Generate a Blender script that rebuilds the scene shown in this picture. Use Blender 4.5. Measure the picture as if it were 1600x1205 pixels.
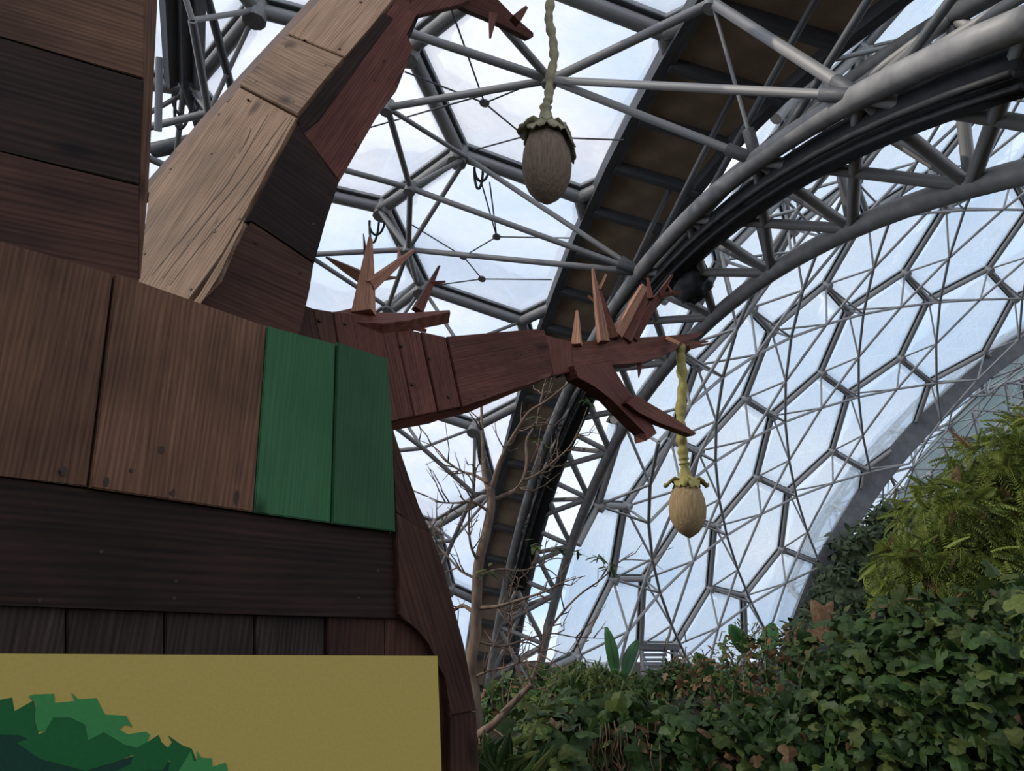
import bpy, bmesh, math, random
import numpy as np
from mathutils import Vector, Matrix, Quaternion, noise
random.seed(7); rng = np.random.default_rng(7)
for o in list(bpy.data.objects): bpy.data.objects.remove(o)
S = bpy.context.scene; COL = S.collection
# ------------------------------------------------------------------ camera, sky, sun, exposure
F = 1250.0; PITCH = math.radians(18.7); CAM = np.array([0, 0, 1.6])
cam = bpy.data.cameras.new('camera'); cam.sensor_width = 36; cam.lens = 36 * F / 1600; cam.clip_end = 2000; cam.clip_start = .02
co = bpy.data.objects.new('camera', cam); COL.objects.link(co); co.location = CAM; co.rotation_euler = (math.pi / 2 + PITCH, 0, 0); S.camera = co
vs = S.view_settings; vs.view_transform = 'Standard'; vs.look = 'None'; vs.gamma = 1; vs.exposure = 0.0; vs.use_curve_mapping = False
W = bpy.data.worlds.new('sky'); S.world = W; W.use_nodes = True
nt = W.node_tree; nt.nodes.clear()
def nn(nt, t, **k):
    n = nt.nodes.new(t)
    for a, b in k.items():
        if a in n.inputs: n.inputs[a].default_value = b
        else: setattr(n, a, b)
    return n
tc = nn(nt, 'ShaderNodeTexCoord'); mp = nn(nt, 'ShaderNodeMapping'); mp.inputs['Scale'].default_value = (1, 1, 2.2)
nz = nn(nt, 'ShaderNodeTexNoise', Scale=2.1, Detail=7.0, Roughness=.58); cr = nn(nt, 'ShaderNodeValToRGB')
cr.color_ramp.elements[0].position = .36; cr.color_ramp.elements[0].color = (.50, .67, .90, 1)
cr.color_ramp.elements[1].position = .60; cr.color_ramp.elements[1].color = (.93, .94, 1.0, 1)
bg = nn(nt, 'ShaderNodeBackground', Strength=1.3); wo = nn(nt, 'ShaderNodeOutputWorld')
for a, b in ((tc.outputs['Generated'], mp.inputs[0]), (mp.outputs[0], nz.inputs['Vector']), (nz.outputs['Fac'], cr.inputs[0]), (cr.outputs[0], bg.inputs[0]), (bg.outputs[0], wo.inputs[0])): nt.links.new(a, b)
SUN = Vector((-.80, -.20, .57)).normalized()
sl = bpy.data.lights.new('sun', 'SUN'); sl.energy = 2.4; sl.angle = math.radians(.6); sl.color = (1, .93, .82)
so = bpy.data.objects.new('sun', sl); COL.objects.link(so); so.rotation_euler = SUN.to_track_quat('Z', 'Y').to_euler(); so.location = (-20, -5, 30)
# ------------------------------------------------------------------ measuring helpers
FW = np.array([0, math.cos(PITCH), math.sin(PITCH)]); UP = np.array([0, -math.sin(PITCH), math.cos(PITCH)]); RT = np.array([1., 0, 0])
def ray(px, py):
    d = FW + RT * ((px - 800) / F) + UP * ((602.5 - py) / F); return d / np.linalg.norm(d)
def at(px, py, Y):
    d = ray(px, py); return CAM + d * (Y / d[1])
def proj(X):
    d = np.asarray(X) - CAM; z = d @ FW
    return np.stack([800 + F * (d @ RT) / z, 602.5 - F * (d @ UP) / z], -1), z
def plane3(a, b, c):
    n = np.cross(b - a, c - a); n /= np.linalg.norm(n)
    if n @ (CAM - a) < 0: n = -n
    return a, n
def onp(px, py, pl):
    d = ray(px, py); return CAM + d * (((pl[0] - CAM) @ pl[1]) / (d @ pl[1]))
def onsph(px, py, C, R):
    d = ray(px, py); o = CAM - C; b = o @ d; return CAM + d * (-b + math.sqrt(max(b * b - o @ o + R * R, 0)))
WM = {}
def mk(name, me, mat=None, parent=None, M=None, smooth=False):
    if mat is not None and not me.materials: me.materials.append(mat)
    o = bpy.data.objects.new(name, me); COL.objects.link(o)
    M = M if M is not None else Matrix.Identity(4)
    o.matrix_basis = M; WM[o.name] = M
    if parent is not None:
        o.parent = parent; o.matrix_parent_inverse = WM[parent.name].inverted()
    if smooth:
        me.polygons.foreach_set('use_smooth', [True] * len(me.polygons))
    return o
def empty(name, loc, label, cat, group=None, kind=None):
    o = mk(name, None, None, None, Matrix.Translation(Vector(loc))); o.empty_display_size = .2
    return tag(o, label, cat, group, kind)
def tag(o, label=None, cat=None, group=None, kind=None):
    if label: o['label'] = label
    if cat: o['category'] = cat
    if group: o['group'] = group
    if kind: o['kind'] = kind
    return o
def pyd(name, v, f):
    me = bpy.data.meshes.new(name); me.from_pydata([tuple(map(float, p)) for p in v], [], f); me.update(); return me
# ------------------------------------------------------------------ materials
def newmat(name):
    m = bpy.data.materials.new(name); m.use_nodes = True; t = m.node_tree; t.nodes.clear()
    return m, t, nn(t, 'ShaderNodeOutputMaterial')
def ramp(t, *st):
    r = nn(t, 'ShaderNodeValToRGB'); e = r.color_ramp.elements
    while len(e) < len(st): e.new(.5)
    for q, (p, c) in zip(e, st): q.position = p; q.color = (*c, 1) if len(c) == 3 else c
    return r
def simple(name, c1, c2, scale=8., rough=.6, metal=0., bump=.15, stretch=(1, 1, 1), spec=.4, transl=0., rand=0.):
    m, t, out = newmat(name); b = nn(t, 'ShaderNodeBsdfPrincipled', Roughness=rough, Metallic=metal); b.inputs['Specular IOR Level'].default_value = spec
    tc = nn(t, 'ShaderNodeTexCoord'); mp = nn(t, 'ShaderNodeMapping'); mp.inputs['Scale'].default_value = stretch
    z = nn(t, 'ShaderNodeTexNoise', Scale=scale, Detail=5.); r = ramp(t, (.3, c1), (.7, c2)); L = t.links.new
    L(tc.outputs['Object'], mp.inputs[0]); L(mp.outputs[0], z.inputs['Vector']); L(z.outputs['Fac'], r.inputs[0]); col = r.outputs[0]
    if rand:
        oi = nn(t, 'ShaderNodeObjectInfo'); h = nn(t, 'ShaderNodeHueSaturation'); ma = nn(t, 'ShaderNodeMapRange'); ma.inputs['To Min'].default_value = 1 - rand; ma.inputs['To Max'].default_value = 1 + rand
        L(oi.outputs['Random'], ma.inputs[0]); L(ma.outputs[0], h.inputs['Value']); L(col, h.inputs['Color']); col = h.outputs[0]
    L(col, b.inputs['Base Color'])
    if bump:
        bp = nn(t, 'ShaderNodeBump', Strength=bump, Distance=.02); L(z.outputs['Fac'], bp.inputs['Height']); L(bp.outputs[0], b.inputs['Normal'])
    if transl:
        tr = nn(t, 'ShaderNodeBsdfTranslucent'); mx = nn(t, 'ShaderNodeMixShader'); mx.inputs[0].default_value = transl
        L(col, tr.inputs[0]); L(b.outputs[0], mx.inputs[1]); L(tr.outputs[0], mx.inputs[2]); L(mx.outputs[0], out.inputs[0])
    else: L(b.outputs[0], out.inputs[0])
    return m
def wood(name, dark, mid, light, rough=.62, grain=34., stain=.5, bump=.25):
    """grain runs along the object's X axis"""
    m, t, out = newmat(name); L = t.links.new
    b = nn(t, 'ShaderNodeBsdfPrincipled', Roughness=rough); b.inputs['Specular IOR Level'].default_value = .13
    tc = nn(t, 'ShaderNodeTexCoord'); oi = nn(t, 'ShaderNodeObjectInfo'); ad = nn(t, 'ShaderNodeVectorMath', operation='ADD'); sc = nn(t, 'ShaderNodeVectorMath', operation='SCALE'); sc.inputs[3].default_value = 23.
    cx = nn(t, 'ShaderNodeCombineXYZ')
    for i in range(3): L(oi.outputs['Random'], cx.inputs[i])
    L(cx.outputs[0], sc.inputs[0]); L(tc.outputs['Object'], ad.inputs[0]); L(sc.outputs[0], ad.inputs[1])
    big = nn(t, 'ShaderNodeTexNoise', Scale=2.2, Detail=3.); L(ad.outputs[0], big.inputs['Vector'])
    # warped rings
    wmap = nn(t, 'ShaderNodeMapping'); wmap.inputs['Scale'].default_value = (.07, 1, 1); L(ad.outputs[0], wmap.inputs[0])
    dis = nn(t, 'ShaderNodeTexNoise', Scale=5., Detail=2.); L(wmap.outputs[0], dis.inputs['Vector'])
    dm = nn(t, 'ShaderNodeVectorMath', operation='SCALE'); dm.inputs[3].default_value = .10; L(dis.outputs['Color'], dm.inputs[0])
    ad2 = nn(t, 'ShaderNodeVectorMath', operation='ADD'); L(wmap.outputs[0], ad2.inputs[0]); L(dm.outputs[0], ad2.inputs[1])
    wv = nn(t, 'ShaderNodeTexWave', Scale=grain / 2.0, Distortion=2.2, Detail=2.); wv.bands_direction = 'Y'; wv.inputs['Detail Scale'].default_value = 1.5
    L(ad2.outputs[0], wv.inputs['Vector'])
    fm = nn(t, 'ShaderNodeMapping'); fm.inputs['Scale'].default_value = (.05, 1, 1); L(ad.outputs[0], fm.inputs[0])
    fine = nn(t, 'ShaderNodeTexNoise', Scale=grain * 3.2, Detail=4.); L(fm.outputs[0], fine.inputs['Vector'])
    mx = nn(t, 'ShaderNodeMix', data_type='FLOAT'); mx.inputs[0].default_value = .5
    md = nn(t, 'ShaderNodeMapping'); md.inputs['Scale'].default_value = (.06, 1, 1); L(ad.outputs[0], md.inputs[0]); mid_ = nn(t, 'ShaderNodeTexNoise', Scale=grain * .75, Detail=3., Distortion=.6); L(md.outputs[0], mid_.inputs['Vector'])
    m0 = nn(t, 'ShaderNodeMix', data_type='FLOAT'); m0.inputs[0].default_value = .72; L(wv.outputs['Fac'], m0.inputs[2]); L(mid_.outputs['Fac'], m0.inputs[3])
    L(m0.outputs[0], mx.inputs[2]); L(fine.outputs['Fac'], mx.inputs[3])
    r = ramp(t, (.30, dark), (.5, mid), (.70, light)); L(mx.outputs[0], r.inputs[0])
    # knots
    kmap = nn(t, 'ShaderNodeMapping'); kmap.inputs['Scale'].default_value = (2.0, 4.5, 4.5); L(ad.outputs[0], kmap.inputs[0])
    kn = nn(t, 'ShaderNodeTexVoronoi', Scale=.9); L(kmap.outputs[0], kn.inputs['Vector'])
    kr = ramp(t, (.05, (.12, .10, .09)), (.16, (1, 1, 1))); L(kn.outputs['Distance'], kr.inputs[0])
    m1 = nn(t, 'ShaderNodeMix', data_type='RGBA', blend_type='MULTIPLY'); m1.inputs[0].default_value = .8; L(r.outputs[0], m1.inputs[6]); L(kr.outputs[0], m1.inputs[7])
    sr = ramp(t, (.3, (1 - stain,) * 3), (.62, (1, 1, 1))); L(big.outputs['Fac'], sr.inputs[0])
    m2 = nn(t, 'ShaderNodeMix', data_type='RGBA', blend_type='MULTIPLY'); m2.inputs[0].default_value = 1.; L(m1.outputs[2], m2.inputs[6]); L(sr.outputs[0], m2.inputs[7])
    hs = nn(t, 'ShaderNodeHueSaturation'); mr = nn(t, 'ShaderNodeMapRange'); mr.inputs['To Min'].default_value = .78; mr.inputs['To Max'].default_value = 1.2
    L(oi.outputs['Random'], mr.inputs[0]); L(mr.outputs[0], hs.inputs['Value']); L(m2.outputs[2], hs.inputs['Color']); L(hs.outputs[0], b.inputs['Base Color'])
    bp = nn(t, 'ShaderNodeBump', Strength=bump, Distance=.006); L(mx.outputs[0], bp.inputs['Height']); L(bp.outputs[0], b.inputs['Normal'])
    L(b.outputs[0], out.inputs[0]); return m
def pane_mat(name, mixf, tint, white, rough=.12):
    m, t, out = newmat(name); L = t.links.new
    tr = nn(t, 'ShaderNodeBsdfTransparent'); tr.inputs[0].default_value = (*tint, 1)
    tl = nn(t, 'ShaderNodeBsdfTranslucent'); tl.inputs[0].default_value = (*white, 1)
    df = nn(t, 'ShaderNodeBsdfDiffuse'); df.inputs[0].default_value = (*white, 1)
    gl = nn(t, 'ShaderNodeBsdfGlossy', Roughness=rough); gl.inputs[0].default_value = (1, 1, 1, 1)
    tc = nn(t, 'ShaderNodeTexCoord'); mp = nn(t, 'ShaderNodeMapping'); mp.inputs['Scale'].default_value = (2.2, 2.2, .12)
    z = nn(t, 'ShaderNodeTexNoise', Scale=.7, Detail=3.); L(tc.outputs['Object'], mp.inputs[0]); L(mp.outputs[0], z.inputs['Vector'])
    mr = nn(t, 'ShaderNodeMapRange'); mr.inputs['From Min'].default_value = .3; mr.inputs['From Max'].default_value = .75; mr.inputs['To Min'].default_value = mixf * .7; mr.inputs['To Max'].default_value = mixf * 1.45; L(z.outputs['Fac'], mr.inputs[0])
    a = nn(t, 'ShaderNodeMixShader'); a.inputs[0].default_value = .35; L(tl.outputs[0], a.inputs[1]); L(df.outputs[0], a.inputs[2])
    c = nn(t, 'ShaderNodeMixShader'); L(mr.outputs[0], c.inputs[0]); L(tr.outputs[0], c.inputs[1]); L(a.outputs[0], c.inputs[2])
    lw = nn(t, 'ShaderNodeLayerWeight', Blend=.22); ml = nn(t, 'ShaderNodeMath', operation='MULTIPLY'); ml.inputs[1].default_value = .2; L(lw.outputs['Fresnel'], ml.inputs[0])
    d = nn(t, 'ShaderNodeMixShader'); L(ml.outputs[0], d.inputs[0]); L(c.outputs[0], d.inputs[1]); L(gl.outputs[0], d.inputs[2]); L(d.outputs[0], out.inputs[0])
    return m
PANE_A = pane_mat('clear_foil', .20, (.97, .98, 1), (.95, .95, .97))
PANE_B = pane_mat('milky_foil', .24, (.90, .945, .985), (.86, .91, .95), .07)
PANE_C = pane_mat('shaded_foil', .07, (.86, .92, .97), (.80, .86, .92))  # same foil as the other domes, with the far dome's shade put into its tint
STEEL = simple('galvanised_steel', (.22, .21, .205), (.33, .315, .30), 3., .55, .2, .05)
STEEL_D = simple('dark_steel', (.085, .085, .09), (.14, .14, .14), 3., .6, .3, .05)
CABLE = simple('black_cable', (.012, .012, .014), (.03, .03, .03), 6., .6)
PLY = simple('brown_boarding', (.24, .165, .11), (.46, .33, .23), .9, .75, 0, .1, (1, 1, 1))
GREYBAND = simple('grey_flashing', (.16, .16, .165), (.24, .24, .25), 1.5, .6, .1, .05)
SOIL = simple('dark_soil', (.012, .010, .007), (.03, .024, .016), 1.5, .95, spec=.05)
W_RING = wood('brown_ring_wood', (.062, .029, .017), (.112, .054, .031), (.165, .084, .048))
W_DARK = wood('stained_shaded_wood', (.009, .0045, .0032), (.023, .0105, .0072), (.040, .019, .013), grain=22)  # dark tone also carries shade on the left limb and a board edge
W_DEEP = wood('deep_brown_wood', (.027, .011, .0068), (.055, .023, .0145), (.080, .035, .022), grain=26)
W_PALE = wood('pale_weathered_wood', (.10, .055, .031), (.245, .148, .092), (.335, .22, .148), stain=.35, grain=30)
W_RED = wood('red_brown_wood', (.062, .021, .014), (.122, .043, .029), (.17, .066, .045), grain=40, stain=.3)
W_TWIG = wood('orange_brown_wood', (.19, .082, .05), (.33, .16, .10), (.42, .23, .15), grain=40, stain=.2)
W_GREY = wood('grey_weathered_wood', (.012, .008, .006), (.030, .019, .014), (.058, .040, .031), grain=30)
W_GREEN = wood('green_painted_wood', (.022, .080, .030), (.028, .098, .038), (.034, .115, .046), rough=.5, stain=.25, bump=.5)
CORE = simple('dark_core_wood', (.015, .009, .007), (.03, .018, .014), 6., .8)
KNOT = simple('brown_knot', (.07, .036, .02), (.13, .07, .04), 40., .7)
SCREW = simple('rusty_screw', (.02, .012, .01), (.05, .03, .02), 40., .6, .4)
YELLOW = simple('yellow_print', (.34, .25, .058), (.37, .275, .07), 120., .42, 0, .02, spec=.12)
G_LIGHT = simple('light_green_print', (.03, .16, .045), (.035, .18, .05), 90., .45, 0, 0, spec=.12)
G_MID = simple('mid_green_print', (.006, .075, .018), (.008, .09, .022), 90., .45, 0, 0, spec=.12)
G_DARK = simple('dark_green_print', (.003, .028, .016), (.005, .036, .022), 90., .45, 0, 0, spec=.12)
POD = simple('felt_pod', (.20, .135, .07), (.33, .235, .125), 14., .9, 0, .5, (6, 6, .6), .1)
POD_D = simple('brown_felt_pod', (.12, .085, .06), (.21, .155, .115), 14., .9, 0, .5, (6, 6, .6), .1)
CLOTH = simple('olive_cloth', (.20, .17, .055), (.34, .29, .11), 20., .9, 0, .4, (1, 1, 1), .1)
CLOTH_D = simple('beige_cloth', (.20, .175, .11), (.32, .28, .18), 20., .9, 0, .4, (1, 1, 1), .1)
BARK = simple('grey_brown_bark', (.085, .058, .042), (.19, .135, .10), 14., .9, 0, .4, (1, 1, .4), .2)
DRY = simple('dry_vine', (.075, .042, .024), (.17, .105, .06), 12., .9, 0, .2, (1, 1, 1), .2)
LEAF = simple('green_vine_leaf', (.022, .048, .012), (.048, .085, .022), 5., .5, 0, 0, transl=.3, spec=.2, rand=.35)
LEAF2 = simple('yellow_green_leaf', (.055, .078, .018), (.11, .135, .035), 5., .55, 0, 0, transl=.35, spec=.2, rand=.3)
LEAF_B = simple('rust_leaf', (.09, .05, .025), (.18, .105, .05), 5., .6, 0, 0, transl=.3, spec=.2, rand=.3)
FROND = simple('pinnate_leaf', (.075, .108, .018), (.20, .225, .05), 3., .55, 0, 0, transl=.3, spec=.2, rand=.35)
BANANA = simple('banana_leaf', (.03, .10, .03), (.06, .17, .05), 4., .4, 0, 0, (1, 6, 1), transl=.35)
DARKLEAF = simple('shaded_leaf', (.010, .022, .006), (.022, .042, .010), 4., .7, 0, 0)
FARLEAF = simple('far_leaf', (.020, .035, .012), (.06, .075, .025), 3., .7, 0, 0)
# ------------------------------------------------------------------ bar helpers
def unit_cyl(n):
    v = []; f = []
    for k in range(n):
        a = 2 * math.pi * k / n; v += [(math.cos(a), math.sin(a), 0), (math.cos(a), math.sin(a), 1)]
    for k in range(n): j = (k + 1) % n; f.append((2 * k, 2 * j, 2 * j + 1, 2 * k + 1))
    f += [tuple(2 * k for k in reversed(range(n))), tuple(2 * k + 1 for k in range(n))]
    return v, f
_cyl = {}
def cyl_mesh(n, mat):
    if (n, mat.name) not in _cyl:
        v, f = unit_cyl(n); me = pyd('bar_mesh', v, f); me.polygons.foreach_set('use_smooth', [True] * n + [False] * 2); me.materials.append(mat); _cyl[(n, mat.name)] = me
    return _cyl[(n, mat.name)]
def barM(p, q, r, r2=None):
    p = Vector(p); q = Vector(q); d = q - p
    return Matrix.Translation(p) @ Vector((0, 0, 1)).rotation_difference(d.normalized()).to_matrix().to_4x4() @ Matrix.Diagonal((r, r2 or r, d.length, 1))
def bar(name, p, q, r, mat, parent, n=8): return mk(name, cyl_mesh(n, mat), None, parent, barM(p, q, r))
def bars(name, segs, mat, parent, n=8, cap=300, rest='strut_mass'):
    """the largest in view as parts of their own, what is left over joined into one"""
    def size(s):
        (a, za) = proj((np.asarray(s[0]) + np.asarray(s[1])) / 2); return -s[2] / za if za > .5 else 0
    segs = sorted(segs, key=size)
    for s in segs[:cap]: bar(name, s[0], s[1], s[2], mat, parent, n)
    if len(segs) > cap:
        V = []; Fc = []; uv, uf = unit_cyl(6)
        for s in segs[cap:]:
            M = barM(*s); b = len(V); V += [tuple(M @ Vector(p)) for p in uv]; Fc += [tuple(i + b for i in q) for q in uf]
        tag(mk(rest, pyd(rest, V, Fc), mat, parent, smooth=True), kind='stuff')
def boxbar(name, p, q, w, h, upv, mat, parent):
    p = np.asarray(p, float); q = np.asarray(q, float); d = q - p; l = np.linalg.norm(d); d /= l
    s = np.cross(d, upv); s /= np.linalg.norm(s); u = np.cross(s, d)
    M = Matrix(((s[0] * w, u[0] * h, d[0] * l, p[0]), (s[1] * w, u[1] * h, d[1] * l, p[1]), (s[2] * w, u[2] * h, d[2] * l, p[2]), (0, 0, 0, 1)))
    key = ('box', mat.name)
    if key not in _cyl:
        me = pyd('rail_mesh', [(x, y, z) for x in (-.5, .5) for y in (-.5, .5) for z in (0, 1)], [(0, 1, 3, 2), (4, 6, 7, 5), (0, 4, 5, 1), (2, 3, 7, 6), (0, 2, 6, 4), (1, 5, 7, 3)]); me.materials.append(mat); _cyl[key] = me
    return mk(name, _cyl[key], None, parent, M)
def tube(pts, rad, n=7, cap=True):
    pts = [np.asarray(p, float) for p in pts]; V = []; Fc = []
    ref = np.array([.31, .87, .39])
    for i, p in enumerate(pts):
        d = pts[min(i + 1, len(pts) - 1)] - pts[max(i - 1, 0)]; d = d / (np.linalg.norm(d) + 1e-9)
        a = np.cross(d, ref); a /= np.linalg.norm(a) + 1e-9; b = np.cross(d, a); r = rad[i] if hasattr(rad, '__len__') else rad
        for k in range(n): t = 2 * math.pi * k / n; V.append(p + r * (math.cos(t) * a + math.sin(t) * b))
    for i in range(len(pts) - 1):
        for k in range(n): j = (k + 1) % n; Fc.append((i * n + k, i * n + j, (i + 1) * n + j, (i + 1) * n + k))
    if cap: Fc += [tuple(range(n - 1, -1, -1)), tuple((len(pts) - 1) * n + k for k in range(n))]
    return V, Fc
# ------------------------------------------------------------------ geodesic domes
def rotv(w):
    t = np.linalg.norm(w) + 1e-12; k = w / t; K = np.array([[0, -k[2], k[1]], [k[2], 0, -k[0]], [-k[1], k[0], 0]])
    return np.eye(3) + math.sin(t) * K + (1 - math.cos(t)) * K @ K
class Dome:
    def __init__(s, C, R, q, L, off=(0, 0), hand=0):
        s.C = np.array(C); s.R = R; s.Q = rotv(np.array(q)); s.L = L; s.off = np.array(off)
    def pt(s, p, h=0.):
        p = np.asarray(p, float) - s.off; d = np.linalg.norm(p) + 1e-12; t = d / s.R
        return s.C + (s.R - h) * (s.Q @ np.array([math.sin(t) * p[0] / d, math.sin(t) * p[1] / d, math.cos(t)]))
    def inner(s, X, h): v = X - s.C; return s.C + v * (1 - h / np.linalg.norm(v))
# arch plane between the two domes
AC = np.array([5.94, 23.505, -19.867]); AZ, EL = .198, -.014
AN = np.array([math.cos(EL) * math.cos(AZ), math.cos(EL) * math.sin(AZ), math.sin(EL)]); AU = np.array([0, 0, 1.]) - AN * AN[2]; AU /= np.linalg.norm(AU); AV = np.cross(AN, AU)
def apt(R, e, deg, C=AC): a = math.radians(deg); return C + AN * e + R * (math.cos(a) * AU + math.sin(a) * AV)
SB = 1.35
DA = Dome((-9.76152096, 16.58708311, -24.18207348), 43.67012947, (-.35293362, -.34799357, -2.8656807), 4.5)
DB = Dome(CAM + (np.array([46.01901992, 22.80908477, -14.94294445]) - CAM) * SB, 49.50578714 * SB, (3.64944429, 3.27219734, -1.79404504), 4.5 * SB, (3.71218349 * SB, 11.83405669 * SB))
FN = np.array([.43969818, .89794035, .0192]); FD = 85.843
EE = (AC - AN * 3.29); ECd = (EE - DA.C) @ AN; EC = DA.C + AN * ECd; ER = math.sqrt(DA.R ** 2 - ECd ** 2)      # where the near dome's foil ends
def clip(poly, n, d):                                              # keep n.x <= d
    out = []
    for i, a in enumerate(poly):
        b = poly[(i + 1) % len(poly)]; da = a @ n - d; db = b @ n - d
        if da <= 0: out.append(a)
        if da * db < 0: out.append(a + (b - a) * (da / (da - db)))
    return out
def clipseg(a, b, n, d):
    da = a @ n - d; db = b @ n - d
    if da > 0 and db > 0: return None
    if da > 0: a = a + (b - a) * (da / (da - db))
    elif db > 0: b = a + (b - a) * (da / (da - db))
    return (a, b) if np.linalg.norm(a - b) > .05 else None
def pane_mesh(poly, C, bulge, inset, shift):
    c = sum(poly) / len(poly); nrm = c - C; nrm /= np.linalg.norm(nrm)
    P = []
    for i, a in enumerate(poly):
        b = poly[(i + 1) % len(poly)]
        for k in range(3): P.append(a + (b - a) * k / 3)
    P = [p + (c - p) * min(.5, inset / max(np.linalg.norm(c - p), .01)) + nrm * shift for p in P]; c = c + nrm * shift
    n = len(P); V = list(P); Fc = []
    for sgn in (1, -.75):
        prev = list(range(n))
        for fr in (.84, .62, .36):
            base = len(V)
            for p in P: V.append(c + (p - c) * fr + nrm * sgn * bulge * (1 - fr * fr))
            cur = list(range(base, base + n))
            for k in range(n):
                q = (prev[k], prev[(k + 1) % n], cur[(k + 1) % n], cur[k]); Fc.append(q if sgn > 0 else q[::-1])
            prev = cur
        V.append(c + nrm * sgn * bulge); z = len(V) - 1
        for k in range(n):
            q = (prev[k], prev[(k + 1) % n], z); Fc.append(q if sgn > 0 else q[::-1])
    o = c; return pyd('pane_mesh', [v - o for v in V], Fc), o
A1 = np.array([1., 0]) * 3 ** .5; A2 = np.array([.5, 3 ** .5 / 2]) * 3 ** .5; UB = (A1 + A2) / 3
def inview(X, m=260, zmin=-2.5):
    p, z = proj(X); return z > 2 and -m < p[0] < 1600 + m and -m < p[1] < 1205 + 60 and X[2] > zmin
def build_dome(D, root, clips, rng_i, h, rb, rs, rd, mat_p, bulge, keep=None, suppress=None, margin=260, beams='frame_beam', rail=True, cap=300, basis='hexc'):
    L = D.L; nodes = {}; hexes = []
    # honeycomb with vertices A(i,j) = i*A2+j*A1 and B = A + UB, hexagon centres at A - UB
    def ok(X): return all(n @ X <= d for n, d in clips)
    off = np.zeros(2) if basis == 'node' else None
    def vp(i, j, b):
        base = (i * A2 + j * A1 + b * UB)
        if basis == 'hexc':      # rotate so that hexagon centres fall on the lattice, vertices at L*(cos60k, sin60k)
            base = base + UB; base = np.array([base[0] * math.cos(ROT) - base[1] * math.sin(ROT), base[0] * math.sin(ROT) + base[1] * math.cos(ROT)])
        return base * L
    ROT = -math.radians(30)
    panes = 0; beam = []; railseg = []; kag = {}; joints = []; struts = []; diag = []
    key = lambda i, j, b: (i, j, b)
    for i in range(*rng_i):
        for j in range(*rng_i):
            cc = D.pt((vp(i, j, 0) + vp(i, j, 1)) / 2)
            # hexagon with vertices around centre A(i,j)-UB -> ring
            ring = [(i, j, 0), (i - 1, j, 1), (i - 1, j + 0, 0), (i - 1, j - 1, 1), (i, j - 1, 0), (i, j - 1, 1)]
            P = [D.pt(vp(*k)) for k in ring]; c = sum(P) / 6
            if not (inview(c, margin) and (keep is None or keep(c))): pass
            else:
                poly = P
                for n, d in clips:
                    if poly: poly = clip(poly, n, d)
                if len(poly) >= 3:
                    area = np.linalg.norm(sum(np.cross(poly[k] - poly[0], poly[(k + 1) % len(poly)] - poly[0]) for k in range(len(poly)))) / 2
                    if area > .12 * L * L:
                        me, o = pane_mesh(poly, D.C, bulge * min(1, area / (2.4 * L * L)), rb * .9, rb * 1.1)
                        mk('pane', me, mat_p, root, Matrix.Translation(Vector(o)), smooth=True); panes += 1
            B = (i, j, 1)
            for nb in ((i, j, 0), (i, j + 1, 0), (i + 1, j, 0)):
                a, b = D.pt(vp(*B)), D.pt(vp(*nb)); m = (a + b) / 2
                if not (inview(m, margin) and (keep is None or keep(m))): continue
                s2 = (a, b)
                for n, d in clips:
                    if s2: s2 = clipseg(s2[0], s2[1], n, d)
                if s2:
                    beam.append((s2[0], s2[1], rb)); up = m - D.C; up /= np.linalg.norm(up); railseg.append((s2[0] + up * rb * 1.25, s2[1] + up * rb * 1.25, up))
                if ok(m):
                    kag[(B, nb)] = D.inner(m, h)
                for k in (B, nb):
                    X = D.pt(vp(*k))
                    if ok(X): nodes[k] = X
    for b in beam: pass
    bars(beams, beam, STEEL, root, 8, cap, 'frame_beam_mass')
    if rail:
        for a, b, up in sorted(railseg, key=lambda s: np.linalg.norm(s[0] - CAM))[:cap]: boxbar('clamp_rail', a, b, rb * 2.6, rb * .5, up, STEEL_D, root)
    for X in nodes.values():
        if any(n @ X > d - 1.0 for n, d in clips): continue
        up = X - D.C; up /= np.linalg.norm(up); bar('node_joint', X - up * rb * 1.9, X + up * rb * 1.2, rb * 1.5, STEEL, root, 10)
    ks = list(kag.items())
    for a in range(len(ks)):
        (e1, X1) = ks[a]
        for n_ in e1:
            if n_ in nodes and not (suppress and suppress(X1) ): diag.append((X1, nodes[n_], rd))
        for b in range(a + 1, len(ks)):
            (e2, X2) = ks[b]
            if set(e1) & set(e2):
                if suppress and (suppress(X1) or suppress(X2)): continue
                struts.append((X1, X2, rs))
    bars('strut', struts, STEEL, root, 7, cap); bars('diagonal_rod', diag, STEEL, root, 6, cap, 'diagonal_rod_mass')
    return panes, len(beam), len(struts), len(diag), len(nodes), kag
# near dome overhead
ceil_ = empty('ceiling', (0, 25, 0), 'near dome of large clear foil hexagons on grey steel tubes behind the wooden branches', 'dome', kind='structure')
def sup_a(X):
    p, z = proj(X); return (470 < p[0] < 1150 and -140 < p[1] < 470) or ((X @ AN) - (AC @ AN) > -4.5)
rA = build_dome(DA, ceil_, [(AN, EE @ AN)], (-9, 10), 2.4, .23, .115, .08, PANE_A, .5, suppress=sup_a, margin=220)
print('dome A', rA[:5])
# far wall of the next dome
wallr = empty('wall_right', (30, 70, 0), 'next dome beyond the arch, a far curved wall of milky hexagonal foil panels', 'dome', kind='structure')
rB = build_dome(DB, wallr, [(-AN, -(AC @ AN) - 2.0), (FN, FD)], (-12, 12), 2.5, .22, .105, .085, PANE_B, .42, margin=120, basis='node', keep=lambda X: (X - CAM) @ FW > 12)
print('dome B', rB[:5])
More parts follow.
